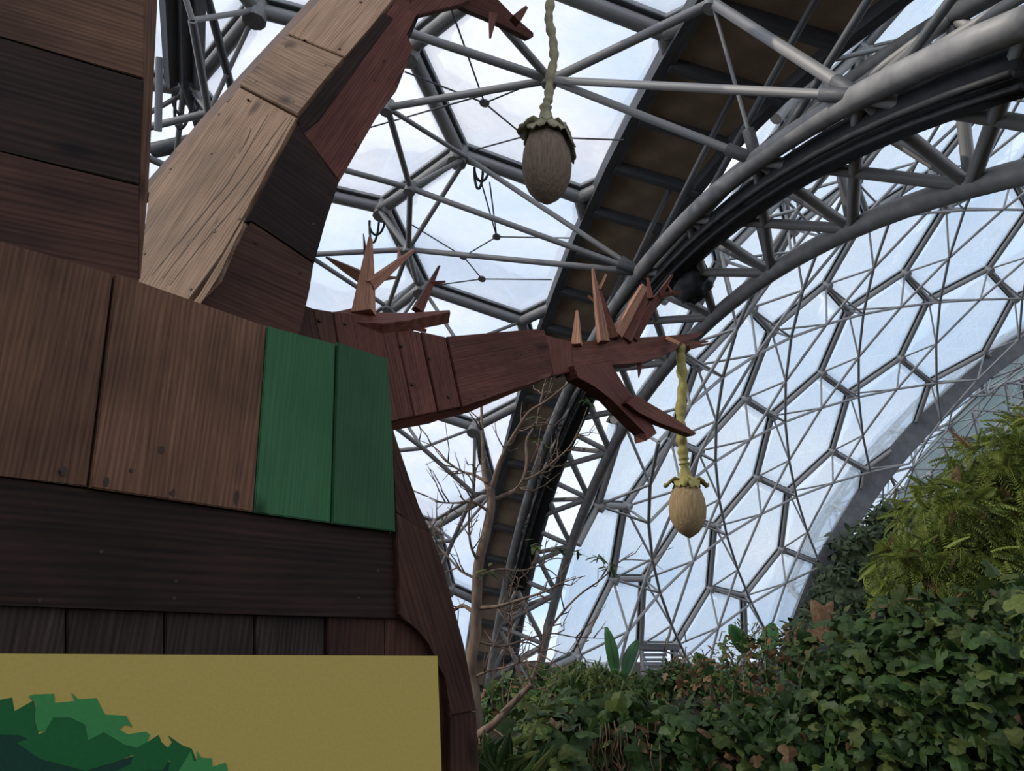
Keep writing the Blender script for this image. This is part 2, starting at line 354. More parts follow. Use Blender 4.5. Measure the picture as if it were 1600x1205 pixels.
# ------------------------------------------------------------------ arch truss between the domes
arch = empty('trim_1', tuple(apt(32, 0, -58)), 'wide steel arch truss with brown boarded underside between the two domes', 'arch', kind='structure')
KA = [.4 + 6.6 * k for k in range(-10, 6)]
C1 = lambda k: apt(32.99, -2.418, .4 + 6.6 * k); C2 = lambda k: apt(31.68, 0, .4 + 6.6 * k); C3 = lambda k: apt(34.7, -.7, .4 + 6.6 * k)
def eedge(e, deg, dr=0.): a = math.radians(deg); return EC + AN * (e + 3.29) + (ER + dr) * (math.cos(a) * AU + math.sin(a) * AV)
def arc(fn, a0, a1, r, name, mat, step=1.65, n=12):
    pts = [fn(a) for a in np.arange(a0, a1 + .01, step)]
    V, Fc = tube(pts, r, n); return mk(name, pyd(name, V, Fc), mat, arch, smooth=True)
arc(lambda a: apt(32.99, -2.418, a), -65.6, 27, .235, 'chord', STEEL)
arc(lambda a: apt(31.68, 0, a), -65.6, 27, .235, 'chord', STEEL)
arc(lambda a: apt(34.7, -.7, a), -65.6, 27, .2, 'chord', STEEL_D)
arc(lambda a: apt(32.68, -1.72, a), -40, 27, .42, 'duct', CABLE)
for k, (R_, e_) in enumerate(((32.45, -2.2), (32.3, -2.0), (32.35, -1.75))):
    arc(lambda a: apt(R_, e_, a), -40, 27, .07, 'cable', CABLE, 2.2, 6)
lace = []
for k in range(-10, 5):
    for d in (-1, 0, 1):
        if -10 <= k + d <= 4: lace.append((C1(k), C2(k + d), .135 if d else .125))
    lace.append((C3(k), C2(k), .12)); lace.append((C3(k), C2(k + 1), .12)); lace.append((C1(k), C3(k), .11)); lace.append((C1(k), C3(k + 1), .11))
bars('lacing_tube', lace, STEEL, arch, 8)
# boarded underside: panels between ribs
E0 = -3.29; EF = lambda a: float(np.interp(a, (-12, 0, 6, 14), (-.75, -.2, .5, 1.5)))
for a in np.arange(-64, 30, 3.3):
    E1, E1b = EF(a), EF(a + 3.3)
    P = [eedge(E0 + .25, a + .12, -.05), eedge(E1, a + .12, -.55), eedge(E1b, a + 3.18, -.55), eedge(E0 + .25, a + 3.18, -.05)]
    m = sum(P) / 4; up = m - EC; up -= AN * (up @ AN); up /= np.linalg.norm(up)
    V = [p - m for p in P] + [p - m + up * .12 for p in P]
    mk('board_panel', pyd('board_panel', V, [(0, 1, 2, 3), (7, 6, 5, 4), (0, 4, 5, 1), (1, 5, 6, 2), (2, 6, 7, 3), (3, 7, 4, 0)]), PLY, arch, Matrix.Translation(Vector(m)))
    boxbar('rib', eedge(E0 + .1, a, -.2), eedge(E1 + .05, a, -.75), .22, .4, up, STEEL_D, arch)
    if int(round((a + 64) / 3.3)) % 2 == 0: bar('hanger', eedge(-1.2, a, -.5), apt(32.99, -2.418, a), .09, STEEL_D, arch)
    boxbar('edge_channel', eedge(E0, a, -.02), eedge(E0, a + 3.3, -.02), .42, .5, up, STEEL_D, arch)
    boxbar('edge_channel', eedge(E1, a, -.6), eedge(E1b, a + 3.3, -.6), .35, .55, up, STEEL_D, arch)
# black sheeting bundled on the truss near the branch tips
V = []; Fc = []
c0 = apt(32.2, -1.2, 2.5)
bm = bmesh.new(); bmesh.ops.create_icosphere(bm, subdivisions=3, radius=1)
for v in bm.verts:
    d = 1 + .35 * noise.noise(v.co * 2.3); v.co = Vector((v.co.x * .55 * d, v.co.y * .8 * d, v.co.z * .6 * d))
me = bpy.data.meshes.new('black_bundle'); bm.to_mesh(me); bm.free()
tag(mk('black_sheet_bundle', me, CABLE, None, Matrix.Translation(Vector(c0)), True), 'black sheeting bundled on the steel arch truss above the branch tips', 'sheeting')
# struts of the near dome that run to the arch (measured on the inner sphere)
RI = DA.R - 2.3
N = {k: onsph(x, y, DA.C, RI) for k, (x, y) in dict(i1=(860, 125), i2=(605, 168), i3=(641, 294), i4=(638, 390), l1=(510, 8), l2=(690, -70), l3=(500, 255), l4=(480, 398), l5=(420, 190), b1=(606, 480), b2=(700, 590)).items()}
N['v0'] = onsph(590, 325, DA.C, DA.R - .2); N['v1'] = onsph(729, 246, DA.C, DA.R - .2); N['v5'] = onsph(651, 441, DA.C, DA.R - .2); N['c'] = eedge(E0, 5.2, -.5)
N['k1'] = C1(3); N['k2'] = C1(2); N['k3'] = C1(0); N['k4'] = C1(1)
N['c'] = onsph(1113, 4, DA.C, DA.R - .9)
for a, b, r in (('i1', 'c', .12), ('c', 'k1', .13), ('i1', 'k1', .1), ('i1', 'k2', .1), ('i1', 'i2', .11), ('i1', 'l1', .12), ('i1', 'l2', .11), ('i2', 'i3', .1), ('i3', 'i4', .1), ('i3', 'k3', .1), ('i4', 'k3', .1), ('v1', 'k3', .09), ('v1', 'i4', .09), ('c', 'k2', .045),
                ('i3', 'l3', .1), ('i4', 'l4', .1), ('i4', 'v0', .1), ('i4', 'v5', .1), ('i3', 'v0', .09), ('i3', 'v1', .09), ('i4', 'b1', .09), ('i2', 'v1', .08), ('i2', 'l5', .1), ('b1', 'v5', .08), ('b1', 'l4', .09), ('b1', 'b2', .1)):
    bar('strut', N[a], N[b], r, STEEL, ceil_, 8)
for k in ('i1', 'i2', 'i3', 'i4', 'c', 'b1'):
    u = Vector(N[k] - DA.C).normalized(); bar('node_joint', Vector(N[k]) - u * .2, Vector(N[k]) + u * .2, .2, STEEL, ceil_, 10)
for k, nb in (('k1', 'i1'), ('k1', 'c'), ('k2', 'i1'), ('k2', 'c'), ('k3', 'i3'), ('k3', 'i4'), ('k3', 'v1')):
    d = Vector(N[nb] - N[k]).normalized(); p = Vector(N[k]); bar('end_sleeve', p + d * .2, p + d * .75, .15, STEEL_D, ceil_, 8)
# cushion restraint cables with round clamps
RC = DA.R - .55
cd = {k: onsph(x, y, DA.C, RC) for k, (x, y) in dict(a=(757, 161), b=(820, 213), c=(776, 370), d=(724, 401), e=(753, 436), f=(975, 219), g=(740, 235), h=(632, 112), i=(700, 0), j=(862, 118), k=(890, 372), l=(752, 285), m=(641, 350), n=(862, 437), o=(680, 446), p=(565, 203), q=(765, 285)).items()}
for a, b in (('a', 'b'), ('b', 'f'), ('b', 'g'), ('a', 'h'), ('a', 'i'), ('a', 'j'), ('c', 'l'), ('c', 'q'), ('c', 'k'), ('c', 'd'), ('d', 'm'), ('d', 'e'), ('e', 'n'), ('e', 'o'), ('p', 'j')): bar('restraint_cable', cd[a], cd[b], .028, STEEL_D, ceil_, 5)
for k in 'abcde':
    u = Vector(cd[k] - DA.C).normalized(); bar('cable_clamp', Vector(cd[k]) - u * .035, Vector(cd[k]) + u * .035, .16, STEEL, ceil_, 10)
# drooping inflation hoses at two nodes
def hose(p0, sag, w, mat=CABLE, r=.05, parent=None):
    p0 = np.asarray(p0); pts = [p0 + np.array([w * math.cos(t), 0, -sag * math.sin(t)]) for t in np.linspace(0, math.pi, 12)]
    V, Fc = tube(pts, r, 6); return mk('air_hose', pyd('air_hose', V, Fc), mat, parent or ceil_, smooth=True)
for (x, y, R_) in ((748, 262, .5), (585, 345, .6), (290, 145, 1.0), (752, 700, .5)):
    p = onsph(x, y, DA.C, DA.R - .3); hose(p, 1.1 * R_ + .3, .3 * R_); hose(p + np.array([.1, 0, 0]), .7 * R_ + .2, .5 * R_)
# dark service mast and grey downpipe at the left of the near dome
nl = onsph(288, 130, DA.C, DA.R - .3)
mt = onsph(284, -60, DA.C, DA.R - 1.2)
for d in (-.42, 0, .42): boxbar('mast_rail', nl + RT * d, mt + RT * d, .3, .3, np.array([0, -1, .3]), STEEL_D, ceil_)
bar('strut', mt + RT * .4, onsph(365, 150, DA.C, DA.R - 1.5), .12, STEEL_D, ceil_)
bar('downpipe', onsph(249, 90, DA.C, DA.R - 2.5), onsph(247, 205, DA.C, DA.R - 4.2), .1, GREYBAND, ceil_)
bar('strut', onsph(240, 235, DA.C, DA.R - .6), onsph(300, 222, DA.C, DA.R - .6), .28, STEEL_D, ceil_)
bar('strut', nl, onsph(276, 240, DA.C, DA.R - 1), .1, STEEL, ceil_); bar('strut', nl, onsph(330, 260, DA.C, DA.R - 1.4), .14, STEEL_D, ceil_)
# ------------------------------------------------------------------ far arch and the dome behind it
far = empty('trim_2', (31, 85, 0), 'second, distant steel arch with a grey band where the far wall ends', 'arch', kind='structure')
FU = np.array([0, 0, 1.]) - FN * FN[2]; FU /= np.linalg.norm(FU); FV = np.cross(FN, FU)
fd = FD - DB.C @ FN; FC = DB.C + FN * fd; FR = math.sqrt(DB.R ** 2 - fd * fd)
def fpt(dr, e, deg): a = math.radians(deg); return FC + FN * e + (FR + dr) * (math.cos(a) * FU + math.sin(a) * FV)
angs = [a for a in np.arange(-90, 90, 1.0) if inview(fpt(0, 0, a), 250)]
fa0, fa1 = min(angs), max(angs)
for a in np.arange(fa0, fa1, 2.5):
    P = [fpt(.3, 0, a), fpt(-1.5, 1.0, a), fpt(-1.5, 1.0, a + 2.49), fpt(.3, 0, a + 2.49)]; m = sum(P) / 4
    V = [p - m for p in P] + [p - m + FN * .3 for p in P]
    mk('band_panel', pyd('band_panel', V, [(0, 1, 2, 3), (7, 6, 5, 4), (0, 4, 5, 1), (1, 5, 6, 2), (2, 6, 7, 3), (3, 7, 4, 0)]), GREYBAND, far, Matrix.Translation(Vector(m)))
for dr, e, r in ((-5.6, -.5, .2), (-5.6, 5, .18), (-7.4, 2.2, .2)):
    V, Fc = tube([fpt(dr, e, a) for a in np.arange(fa0, fa1 + .1, 2)], r, 8); mk('chord', pyd('chord', V, Fc), STEEL, far, smooth=True)
fl = []
for a in np.arange(fa0, fa1, 4.):
    for d in (-2, 2): fl += [(fpt(-5.6, -.5, a), fpt(-7.4, 2.2, a + d), .1), (fpt(-5.6, 5, a), fpt(-7.4, 2.2, a + d), .1), (fpt(-5.6, -.5, a), fpt(-2.6, 1.5, a + d), .09)]
    fl += [(fpt(-5.6, -.5, a), fpt(-5.6, 5, a), .1), (fpt(-5.6, 5, a), fpt(-2.6, 2.2, a + 2), .09)]
bars('lacing_tube', fl, STEEL, far, 6, 200)
wallb = empty('wall_back', (70, 130, 0), 'farthest dome glimpsed through the distant arch above the green shrub', 'dome', kind='structure')
DC = Dome(FC + FN * 30, math.sqrt((FR - 1.2) ** 2 + 29 ** 2), (.4, .9, 1.3), 6.5)
# aim the lattice of the far dome at the part that shows
zc = onsph(1540, 640, DC.C, DC.R) - DC.C; zc /= np.linalg.norm(zc); q = Vector((0, 0, 1)).rotation_difference(Vector(zc)); DC.Q = np.array(q.to_matrix())
def kc(X):
    p, z = proj(X); return p[0] > 1230 and p[1] < 1080 and p[1] > 380
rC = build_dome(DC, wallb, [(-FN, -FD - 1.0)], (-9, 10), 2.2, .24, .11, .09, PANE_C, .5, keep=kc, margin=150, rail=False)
print('dome C', rC[:5])
# wooded hillside outside, seen only through the farthest dome
V = []; Fc = []; top = [(1300, 985), (1340, 880), (1385, 800), (1440, 715), (1500, 640), (1560, 575), (1640, 500), (1760, 440), (1950, 420)]
for i, (x, y) in enumerate(top):
    p = at(x, y, 240 + 4 * i); k = 6
    for j in range(k): f = j / (k - 1); V.append((p[0] + 5 * noise.noise(Vector((i, j, .5))), p[1] - 60 * (1 - f) + 90 * 0, -3 + (p[2] + 3) * (1 - (1 - f) ** 1.6)))
for i in range(len(top) - 1):
    for j in range(5): a = i * 6 + j; Fc.append((a, a + 6, a + 7, a + 1))
b0 = len(V); V += [(V[i * 6 + 5][0], V[i * 6 + 5][1] + 60, -3) for i in range(len(top))]
for i in range(len(top) - 1): Fc.append((i * 6 + 5, i * 6 + 11, b0 + i + 1, b0 + i))
HILL = simple('blue_green_hill', (.05, .075, .07), (.11, .14, .13), .12, .9, spec=.05)
tag(mk('hill_terrain', pyd('hill_terrain', V, Fc), HILL, smooth=True), 'grey-green hillside outside beyond the farthest dome', 'hill', kind='structure')
# ------------------------------------------------------------------ ground
g = 40; V = []; Fc = []
for i in range(g + 1):
    for j in range(g + 1):
        x = -60 + 260 * i / g; y = -40 + 300 * j / g; V.append((x, y, .25 * noise.noise(Vector((x * .07, y * .07, 0))) - .12))
for i in range(g):
    for j in range(g): a = i * (g + 1) + j; Fc.append((a, a + g + 1, a + g + 2, a + 1))
tag(mk('floor', pyd('floor', V, Fc), SOIL, smooth=True), 'dark soil ground under the plants', 'ground', kind='structure')
# ------------------------------------------------------------------ the wooden tree sculpture
tree = empty('wooden_tree_sculpture', tuple(at(300, 1205, 3.2) * np.array([1, 1, 0])), 'large brown plank tree sculpture with a green painted patch and spiky branches', 'sculpture')
def frame_of(P, n, grain):
    o = sum(P) / len(P); x = grain - n * (grain @ n); x /= np.linalg.norm(x); y = np.cross(n, x)
    return Matrix(((x[0], y[0], n[0], o[0]), (x[1], y[1], n[1], o[1]), (x[2], y[2], n[2], o[2]), (0, 0, 0, 1)))
def plank(name, px, pl, t, grain, mat, parent, lift=0., bev=.004):
    """prism from an outline on a plane; grain given as a pixel direction pair"""
    P = [onp(x, y, pl) + pl[1] * lift for x, y in px]; n = pl[1]
    g0 = onp(*grain[0], pl); g1 = onp(*grain[1], pl); M = frame_of(P, n, g1 - g0); Mi = M.inverted()
    Lp = [Mi @ Vector(p) for p in P]
    if sum(Lp[i].x * Lp[(i + 1) % len(Lp)].y - Lp[(i + 1) % len(Lp)].x * Lp[i].y for i in range(len(Lp))) < 0: Lp.reverse()
    k = len(Lp); bm = bmesh.new(); a = [bm.verts.new((p.x, p.y, 0)) for p in Lp]; b = [bm.verts.new((p.x, p.y, -t)) for p in Lp]
    if bev: bm.faces.new(a); bm.faces.new(b[::-1])
    else:
        from mathutils.geometry import tessellate_polygon
        for tri in tessellate_polygon([[Vector((p.x * 100, p.y * 100, 0)) for p in Lp]]):
            i, j, l = tri
            if (Lp[j].x - Lp[i].x) * (Lp[l].y - Lp[i].y) - (Lp[l].x - Lp[i].x) * (Lp[j].y - Lp[i].y) < 0: j, l = l, j
            bm.faces.new((a[i], a[j], a[l])); bm.faces.new((b[i], b[l], b[j]))
    for i in range(k): bm.faces.new((a[i], b[i], b[(i + 1) % k], a[(i + 1) % k]))
    if bev: bmesh.ops.bevel(bm, geom=[e for e in bm.edges if all(abs(v.co.z) < 1e-6 for v in e.verts)], offset=bev, segments=2, affect='EDGES')
    bmesh.ops.triangulate(bm, faces=[f for f in bm.faces if len(f.verts) > 4])
    me = bpy.data.meshes.new(name); bm.to_mesh(me); bm.free()
    return mk(name, me, mat, parent, M)
def hull(name, pts, mat, parent):
    bm = bmesh.new()
    for p in pts: bm.verts.new(p)
    r = bmesh.ops.convex_hull(bm, input=bm.verts)
    bmesh.ops.delete(bm, geom=[v for v in bm.verts if not v.link_faces], context='VERTS')
    me = bpy.data.meshes.new(name); bm.to_mesh(me); bm.free(); return mk(name, me, mat, parent)
def screws(pts, pl, parent, r=.006, lift=.0):
    for x, y in pts:
        p = onp(x, y, pl) + pl[1] * lift; bar('screw', p - pl[1] * .01, p + pl[1] * .0015, r, SCREW, parent, 8)
_sp = [0]
def spike(base, tip, w0, w1, mat, parent, depth=.05, name='twig', twist=0.):
    """tapering plank twig; widths in metres"""
    b = at(*base) if len(base) == 3 else base; t = at(*tip); d = t - b; l = np.linalg.norm(d); d /= l
    v = CAM - b; v /= np.linalg.norm(v); s = np.cross(d, v); s /= np.linalg.norm(s); nrm = np.cross(s, d)
    c, sn = math.cos(twist), math.sin(twist); s, nrm = s * c + nrm * sn, nrm * c - s * sn
    M = Matrix(((d[0], s[0], nrm[0], b[0]), (d[1], s[1], nrm[1], b[1]), (d[2], s[2], nrm[2], b[2]), (0, 0, 0, 1)))
    V = []
    for f, w in ((0, w0), (.5, w0 * .55 + w1 * .45), (1, w1)):
        dz = depth * (1 - .55 * f)
        V += [(f * l, -w / 2, dz / 2), (f * l, w / 2, dz / 2), (f * l, w / 2, -dz / 2), (f * l, -w / 2, -dz / 2)]
    Fc = [(3, 2, 1, 0), (8, 9, 10, 11)]
    for i in (0, 4):
        for k in range(4): Fc.append((i + k, i + (k + 1) % 4, i + 4 + (k + 1) % 4, i + 4 + k))
    return mk(name, pyd(name, V, Fc), mat, parent, M)
VPD = np.array([1.076, 1.0555, 0.]); VPD /= np.linalg.norm(VPD)
q0 = at(610, 700, 3.3); TN = np.array([VPD[1], -VPD[0], 0.]); TP = (q0, TN)                       # trunk front face
TPb = (q0 - TN * .012, TN); TPs = (q0 - TN * .045, TN)
q1 = onp(613, 832, TP); q2 = onp(622, 965, TP); FP = plane3(q1, q2, q2 + np.array([.52, .42, -.05]))   # trunk flank
core = hull('trunk', [p - TN * .06 for p in (onp(-420, 262, TP), onp(605, 572, TP), onp(615, 832, TP), onp(618, 1000, TP), onp(-420, 1800, TP), onp(600, 1800, TP))] + [p - TN * 1.6 for p in (onp(-420, 262, TP), onp(605, 572, TP), onp(-420, 1800, TP), onp(600, 1800, TP))], CORE, tree)
vert = lambda x, y: ((x, y), (x - (800 - x) * .06, y + 200))
for k, px in enumerate(([(-420, 262), (-190, 320), (-215, 716), (-420, 690)], [(-186, 320), (0, 378), (176, 428), (135, 761), (0, 744), (-212, 717)], [(180, 429), (414, 511), (393, 801), (139, 763)])):
    plank('plank', px, TP, .05, vert(*px[0]), W_RING, core, [0, .004, .012][k])
tag(plank('plank', [(415, 511), (521, 539), (513, 818), (394, 802)], TP, .05, vert(415, 511), W_GREEN, core, .016), 'green painted plank')
tag(plank('plank', [(523, 537), (601, 563), (608, 690), (613, 832), (514, 819)], TP, .05, vert(523, 537), W_GREEN, core, .024), 'green painted plank')
plank('plank', [(-420, 690), (0, 745), (393, 803), (613, 833), (616, 880), (622, 967), (380, 960), (0, 946), (-420, 925)], TPb, .045, ((0, 850), (600, 890)), W_DARK, core)
lo = [-420, -210, -60, 102, 256, 397, 508, 600, 652]
for a, b in zip(lo[:-1], lo[1:]):
    dy = random.uniform(-6, 6)
    plank('plank', [(a + 1.5, 930 + dy * .3), (b - 1.5, 938 + dy * .3), (b - 1.5, 1500), (a + 1.5, 1500)], TPs, .035, vert(a, 960), W_GREY if b < 600 else W_DEEP, core, random.uniform(0, .014))
plank('plank', [(608, 655), (628, 720), (652, 790), (672, 832), (650, 826), (616, 800)], FP, .05, ((610, 690), (660, 820)), W_DEEP, core, .01)
plank('plank', [(616, 802), (672, 834), (690, 888), (722, 1010), (742, 1110), (700, 1117), (694, 1060), (668, 1005), (652, 985), (628, 968), (622, 960)], FP, .05, ((640, 830), (720, 1100)), W_DEEP, core, .014)
plank('plank', [(700, 1119), (742, 1112), (748, 1230), (748, 1400), (700, 1400)], FP, .05, ((720, 1120), (730, 1300)), W_DEEP, core, .01)
plank('plank', [(600, 962), (628, 970), (654, 987), (672, 1012), (697, 1062), (700, 1130), (700, 1400), (600, 1400)], (FP[0] - FP[1] * .03, FP[1]), .05, vert(620, 980), W_DEEP, core)
screws([(205, 735), (165, 752), (268, 770), (97, 735)], (TP[0] + TN * .013, TN), core, .007)
screws([(158, 862), (275, 908), (272, 935), (560, 934), (590, 892), (62, 938)], TPb, core, .006)
for x, y, w, h in ((367, 778, 8, 22), (97, 737, 7, 12), (164, 754, 7, 14), (250, 704, 9, 11), (268, 771, 5, 12)):      # dark knots
    p = onp(x, y, TP) + TN * .012; mk('knot', cyl_mesh(14, SCREW), None, core, frame_of([p], TN, np.array([0, 0, 1.])) @ Matrix.Diagonal((h * .00118, w * .00118, .0016, 1)))
# left limb
LV = np.array([2.08, 1.0555, 0.]); LV /= np.linalg.norm(LV); LN = np.array([LV[1], -LV[0], 0.])
l0 = onp(218, 425, TP) - TN * .10; LP = (l0, LN)
core2 = hull('branch', [onp(x, y, LP) - LN * d for x, y in ((-420, -520), (214, -520), (214, 425), (-420, 330)) for d in (.05, .36)], CORE, tree)
for px, m in (([(-420, -520), (224, -520), (226, -40), (-420, -240)], W_DEEP), ([(-420, -238), (226, -38), (225, 124), (0, 58), (-420, -70)], W_RING), ([(-420, -68), (0, 60), (225, 126), (219, 289), (0, 236), (-420, 140)], W_DARK), ([(-420, 142), (0, 238), (219, 291), (217, 445), (0, 400), (-420, 330)], W_DEEP)):
    plank('plank', px, LP, .05, ((0, 100), (220, 160)), m, core2, random.uniform(0, .006))  # the limb's dim light is partly put into its darker board colours
e0 = onp(226, -40, LP); e1 = onp(217, 432, LP); side = plane3(e0, e1, e1 + np.array([.10, .34, 0]))
plank('plank', [(226, -300), (250, -300), (246, 0), (232, 290), (219.5, 436), (217, 436), (219, 290), (226, 0)], side, .03, ((240, 0), (225, 430)), W_RING, core2, .0, 0)
# diagonal limb: a ridge towards the viewer, pale face left, red-brown face right
ry = lambda y: 3.42 + .30 * (468 - y) / 468
rg = lambda x, y: at(x, y, ry(y))
P1 = plane3(rg(312, 468), rg(465, 183), at(232, 290, ry(290) + .26)); R1 = plane3(rg(312, 468), rg(465, 183), at(527, 285, ry(285) + .16))     # lower part: pale face, red face
P2 = plane3(rg(465, 183), rg(616, 0), at(375, 135, ry(135) + .20)); R2 = plane3(rg(465, 183), rg(616, 0), at(645, 76, ry(76) + .13))            # upper part
on = lambda pl, d, L_: [onp(x, y, pl) - pl[1] * d for x, y in L_]
core3 = hull('branch', on(P1, .045, ((222, 440), (240, 300), (380, 145), (312, 478), (460, 195))) + on(R1, .045, ((318, 478), (468, 200), (464, 500), (484, 440), (518, 288))) + on(R1, .26, ((440, 470), (490, 300))), CORE, tree)
core3b = hull('branch', on(P2, .045, ((385, 140), (508, 5), (620, -120), (465, 186), (612, 6), (700, -120))) + on(R2, .045, ((470, 196), (612, 10), (516, 280), (606, 140), (626, 56), (640, 26), (715, -110))) + on(R2, .22, ((520, 240), (610, 40))), CORE, tree)
dg = ((300, 440), (465, 180)); dg2 = ((465, 183), (616, 0))
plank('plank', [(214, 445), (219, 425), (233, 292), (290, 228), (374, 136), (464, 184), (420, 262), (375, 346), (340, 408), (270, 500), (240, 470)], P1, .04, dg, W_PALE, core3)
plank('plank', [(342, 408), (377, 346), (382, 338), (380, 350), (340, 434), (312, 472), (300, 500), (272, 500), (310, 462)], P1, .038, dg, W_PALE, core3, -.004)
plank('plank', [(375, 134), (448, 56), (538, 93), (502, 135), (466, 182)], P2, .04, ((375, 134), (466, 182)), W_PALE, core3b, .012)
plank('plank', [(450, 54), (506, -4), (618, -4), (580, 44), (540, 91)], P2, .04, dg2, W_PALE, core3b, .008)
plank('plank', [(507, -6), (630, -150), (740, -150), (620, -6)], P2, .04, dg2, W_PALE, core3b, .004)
for a, b, pl, pc in (((222, 312), (288, 238), P1, core3), ((284, 242), (362, 152), P1, core3), ((354, 160), (446, 60), P2, core3b), ((441, 66), (520, -20), P2, core3b)):
    off = (-11, -8); P = plane3(onp(*a, pl), onp(*b, pl), onp(*a, pl) + np.array([-.34, .3, .02]))
    plank('plank', [a, b, (b[0] + off[0], b[1] + off[1]), (a[0] + off[0], a[1] + off[1])], P, .03, (a, b), W_RING, pc, 0, 0)
screws([(342, 178), (266, 264), (418, 225), (374, 342), (335, 362), (298, 452), (226, 396), (330, 240)], (P1[0] + P1[1] * .001, P1[1]), core3, .0075)
for L_ in ([(236, 431), (300, 354), (357, 286), (419, 178)], [(253, 436), (330, 338), (373, 286), (448, 183)], [(265, 446), (315, 382), (372, 318), (415, 257), (456, 187)], [(300, 462), (330, 420), (346, 396)], [(378, 232), (388, 214), (392, 200)]):
    w = .9; plank('crack', [(x - w * (0 < i < len(L_) - 1), y) for i, (x, y) in enumerate(L_)] + [(x + w, y + .4) for x, y in L_[::-1]], P1, .0008, dg, CORE, core3, .0005, 0)
for x, y, w, h in ((376, 234, 7, 16), (296, 378, 12, 16), (338, 346, 5, 12), (366, 246, 5, 8)):
    p = onp(x, y, P1); mk('knot', cyl_mesh(14, KNOT), None, core3, frame_of([p], P1[1], onp(465, 183, P1) - onp(312, 468, P1)) @ Matrix.Diagonal((h * .0014, w * .0014, .0008, 1)))
screws([(387, 155), (475, 62), (530, 76), (447, 73), (509, 102), (400, 127), (459, 159), (563, 3)], (P2[0] + P2[1] * .012, P2[1]), core3b, .0075)
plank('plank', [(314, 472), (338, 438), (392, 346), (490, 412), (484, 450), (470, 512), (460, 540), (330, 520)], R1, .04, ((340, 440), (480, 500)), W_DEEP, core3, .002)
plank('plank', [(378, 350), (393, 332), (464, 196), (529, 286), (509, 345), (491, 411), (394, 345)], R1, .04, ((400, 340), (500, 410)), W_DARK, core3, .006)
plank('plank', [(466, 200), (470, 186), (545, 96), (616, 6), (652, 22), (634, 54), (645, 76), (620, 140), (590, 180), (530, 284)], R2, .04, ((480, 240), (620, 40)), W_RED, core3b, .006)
plank('plank', [(466, 187), (541, 95), (600, 22), (614, 30), (556, 108), (498, 190), (470, 212)], R2, .03, dg2, W_DARK, core3b, .012)  # shadow along the pale boards' edge, built as a dark strip
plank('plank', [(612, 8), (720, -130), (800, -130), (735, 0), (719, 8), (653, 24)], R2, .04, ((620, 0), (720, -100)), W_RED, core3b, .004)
screws([(400, 378), (470, 425), (490, 350)], (R1[0] + R1[1] * .007, R1[1]), core3, .007); screws([(537, 116), (585, 125), (555, 225), (600, 95)], (R2[0] + R2[1] * .007, R2[1]), core3b, .007)
# small arm ending above the nearer pod
AP = plane3(onp(650, 0, R2), onp(700, -60, R2), at(832, 54, 4.35))
arm = plank('branch', [(640, -60), (776, -30), (778, 0), (803, 25), (834, 51), (834, 57), (828, 61), (796, 44), (762, 28), (732, 16), (719, 8), (660, 24), (640, 10)], AP, .05, ((700, 0), (830, 55)), W_RED, tree)
Ya = 4.05
spike((804, 33, Ya), (822, 12, Ya + .05), .06, .02, W_RED, arm); spike((770, 24, Ya - .1), (766, 58, Ya - .1), .05, .012, W_RED, arm)
# a second arm out of sight above carries the cord of the nearer pod
PY = 4.15
hi = at(862, -290, PY)
V, Fc = tube([at(690, -170, 3.75), at(780, -250, 3.95), hi, at(900, -320, 4.2)], [.13, .09, .05, .02], 8); mk('branch', pyd('branch', V, Fc), W_RED, tree)
# right limb
GP = plane3(at(480, 480, 3.75), at(480, 640, 3.72), at(860, 515, 4.75))
gt = [onp(x, y, GP) for x, y in ((440, 516), (850, 546), (888, 552), (886, 572), (862, 582), (720, 632), (646, 645), (500, 664), (440, 640))]
core4 = hull('branch', [p - GP[1] * .045 for p in gt] + [p - GP[1] * .34 for p in gt], CORE, tree)
vg = lambda x: ((x, 500), (x + 28, 640))
plank('plank', [(440, 462), (468, 476), (488, 482), (530, 672), (440, 660)], GP, .04, vg(470), W_DEEP, core4, .004)
plank('plank', [(489, 482), (520, 487), (548, 672), (531, 672)], GP, .04, vg(505), W_DEEP, core4, 0)
plank('plank', [(521, 487), (566, 494), (616, 511), (646, 650), (605, 660), (549, 670)], GP, .04, vg(560), W_RED, core4, .005)
plank('plank', [(618, 511), (656, 519), (683, 643), (648, 650)], GP, .04, vg(630), W_RED, core4, .001)
plank('plank', [(658, 519), (695, 527), (719, 636), (685, 643)], GP, .04, vg(670), W_RED, core4, .006)
plank('plank', [(697, 527), (770, 521), (836, 515), (849, 517), (857, 545), (862, 586), (830, 598), (790, 613), (721, 637)], GP, .045, ((700, 580), (850, 550)), W_RED, core4, .012)
plank('plank', [(851, 523), (876, 531), (893, 533), (897, 580), (864, 587), (858, 548)], GP, .04, ((875, 530), (880, 580)), W_RED, core4, .002)
UP4 = plane3(onp(548, 670, GP), onp(790, 613, GP), onp(690, 640, GP) + np.array([.03, .34, -.12]))
plank('plank', [(560, 690), (549, 671), (646, 651), (720, 638), (790, 614), (862, 587), (838, 599), (731, 645), (655, 664), (605, 673)], UP4, .03, ((600, 665), (790, 610)), W_RED, core4, 0, 0)
screws([(713, 541), (808, 550), (815, 554), (843, 552), (846, 574), (735, 625), (758, 618), (540, 505), (500, 500), (628, 540), (645, 600), (672, 560), (702, 620)], (GP[0] + GP[1] * .013, GP[1]), core4, .009)
TY = 4.95
GP2 = plane3(at(890, 535, 4.86), at(890, 580, 4.84), at(1090, 525, 5.7))
GP3 = plane3(at(905, 579, 4.80), at(954, 569, 5.0), at(1020, 680, 5.25))
plank('plank', [(886, 536), (954, 530), (1041, 525), (1101, 519), (1091, 527), (1064, 537), (1056, 547), (1029, 559), (999, 567), (954, 570), (900, 580), (886, 583)], GP2, .11, ((890, 550), (1090, 525)), W_RED, core4, .0)
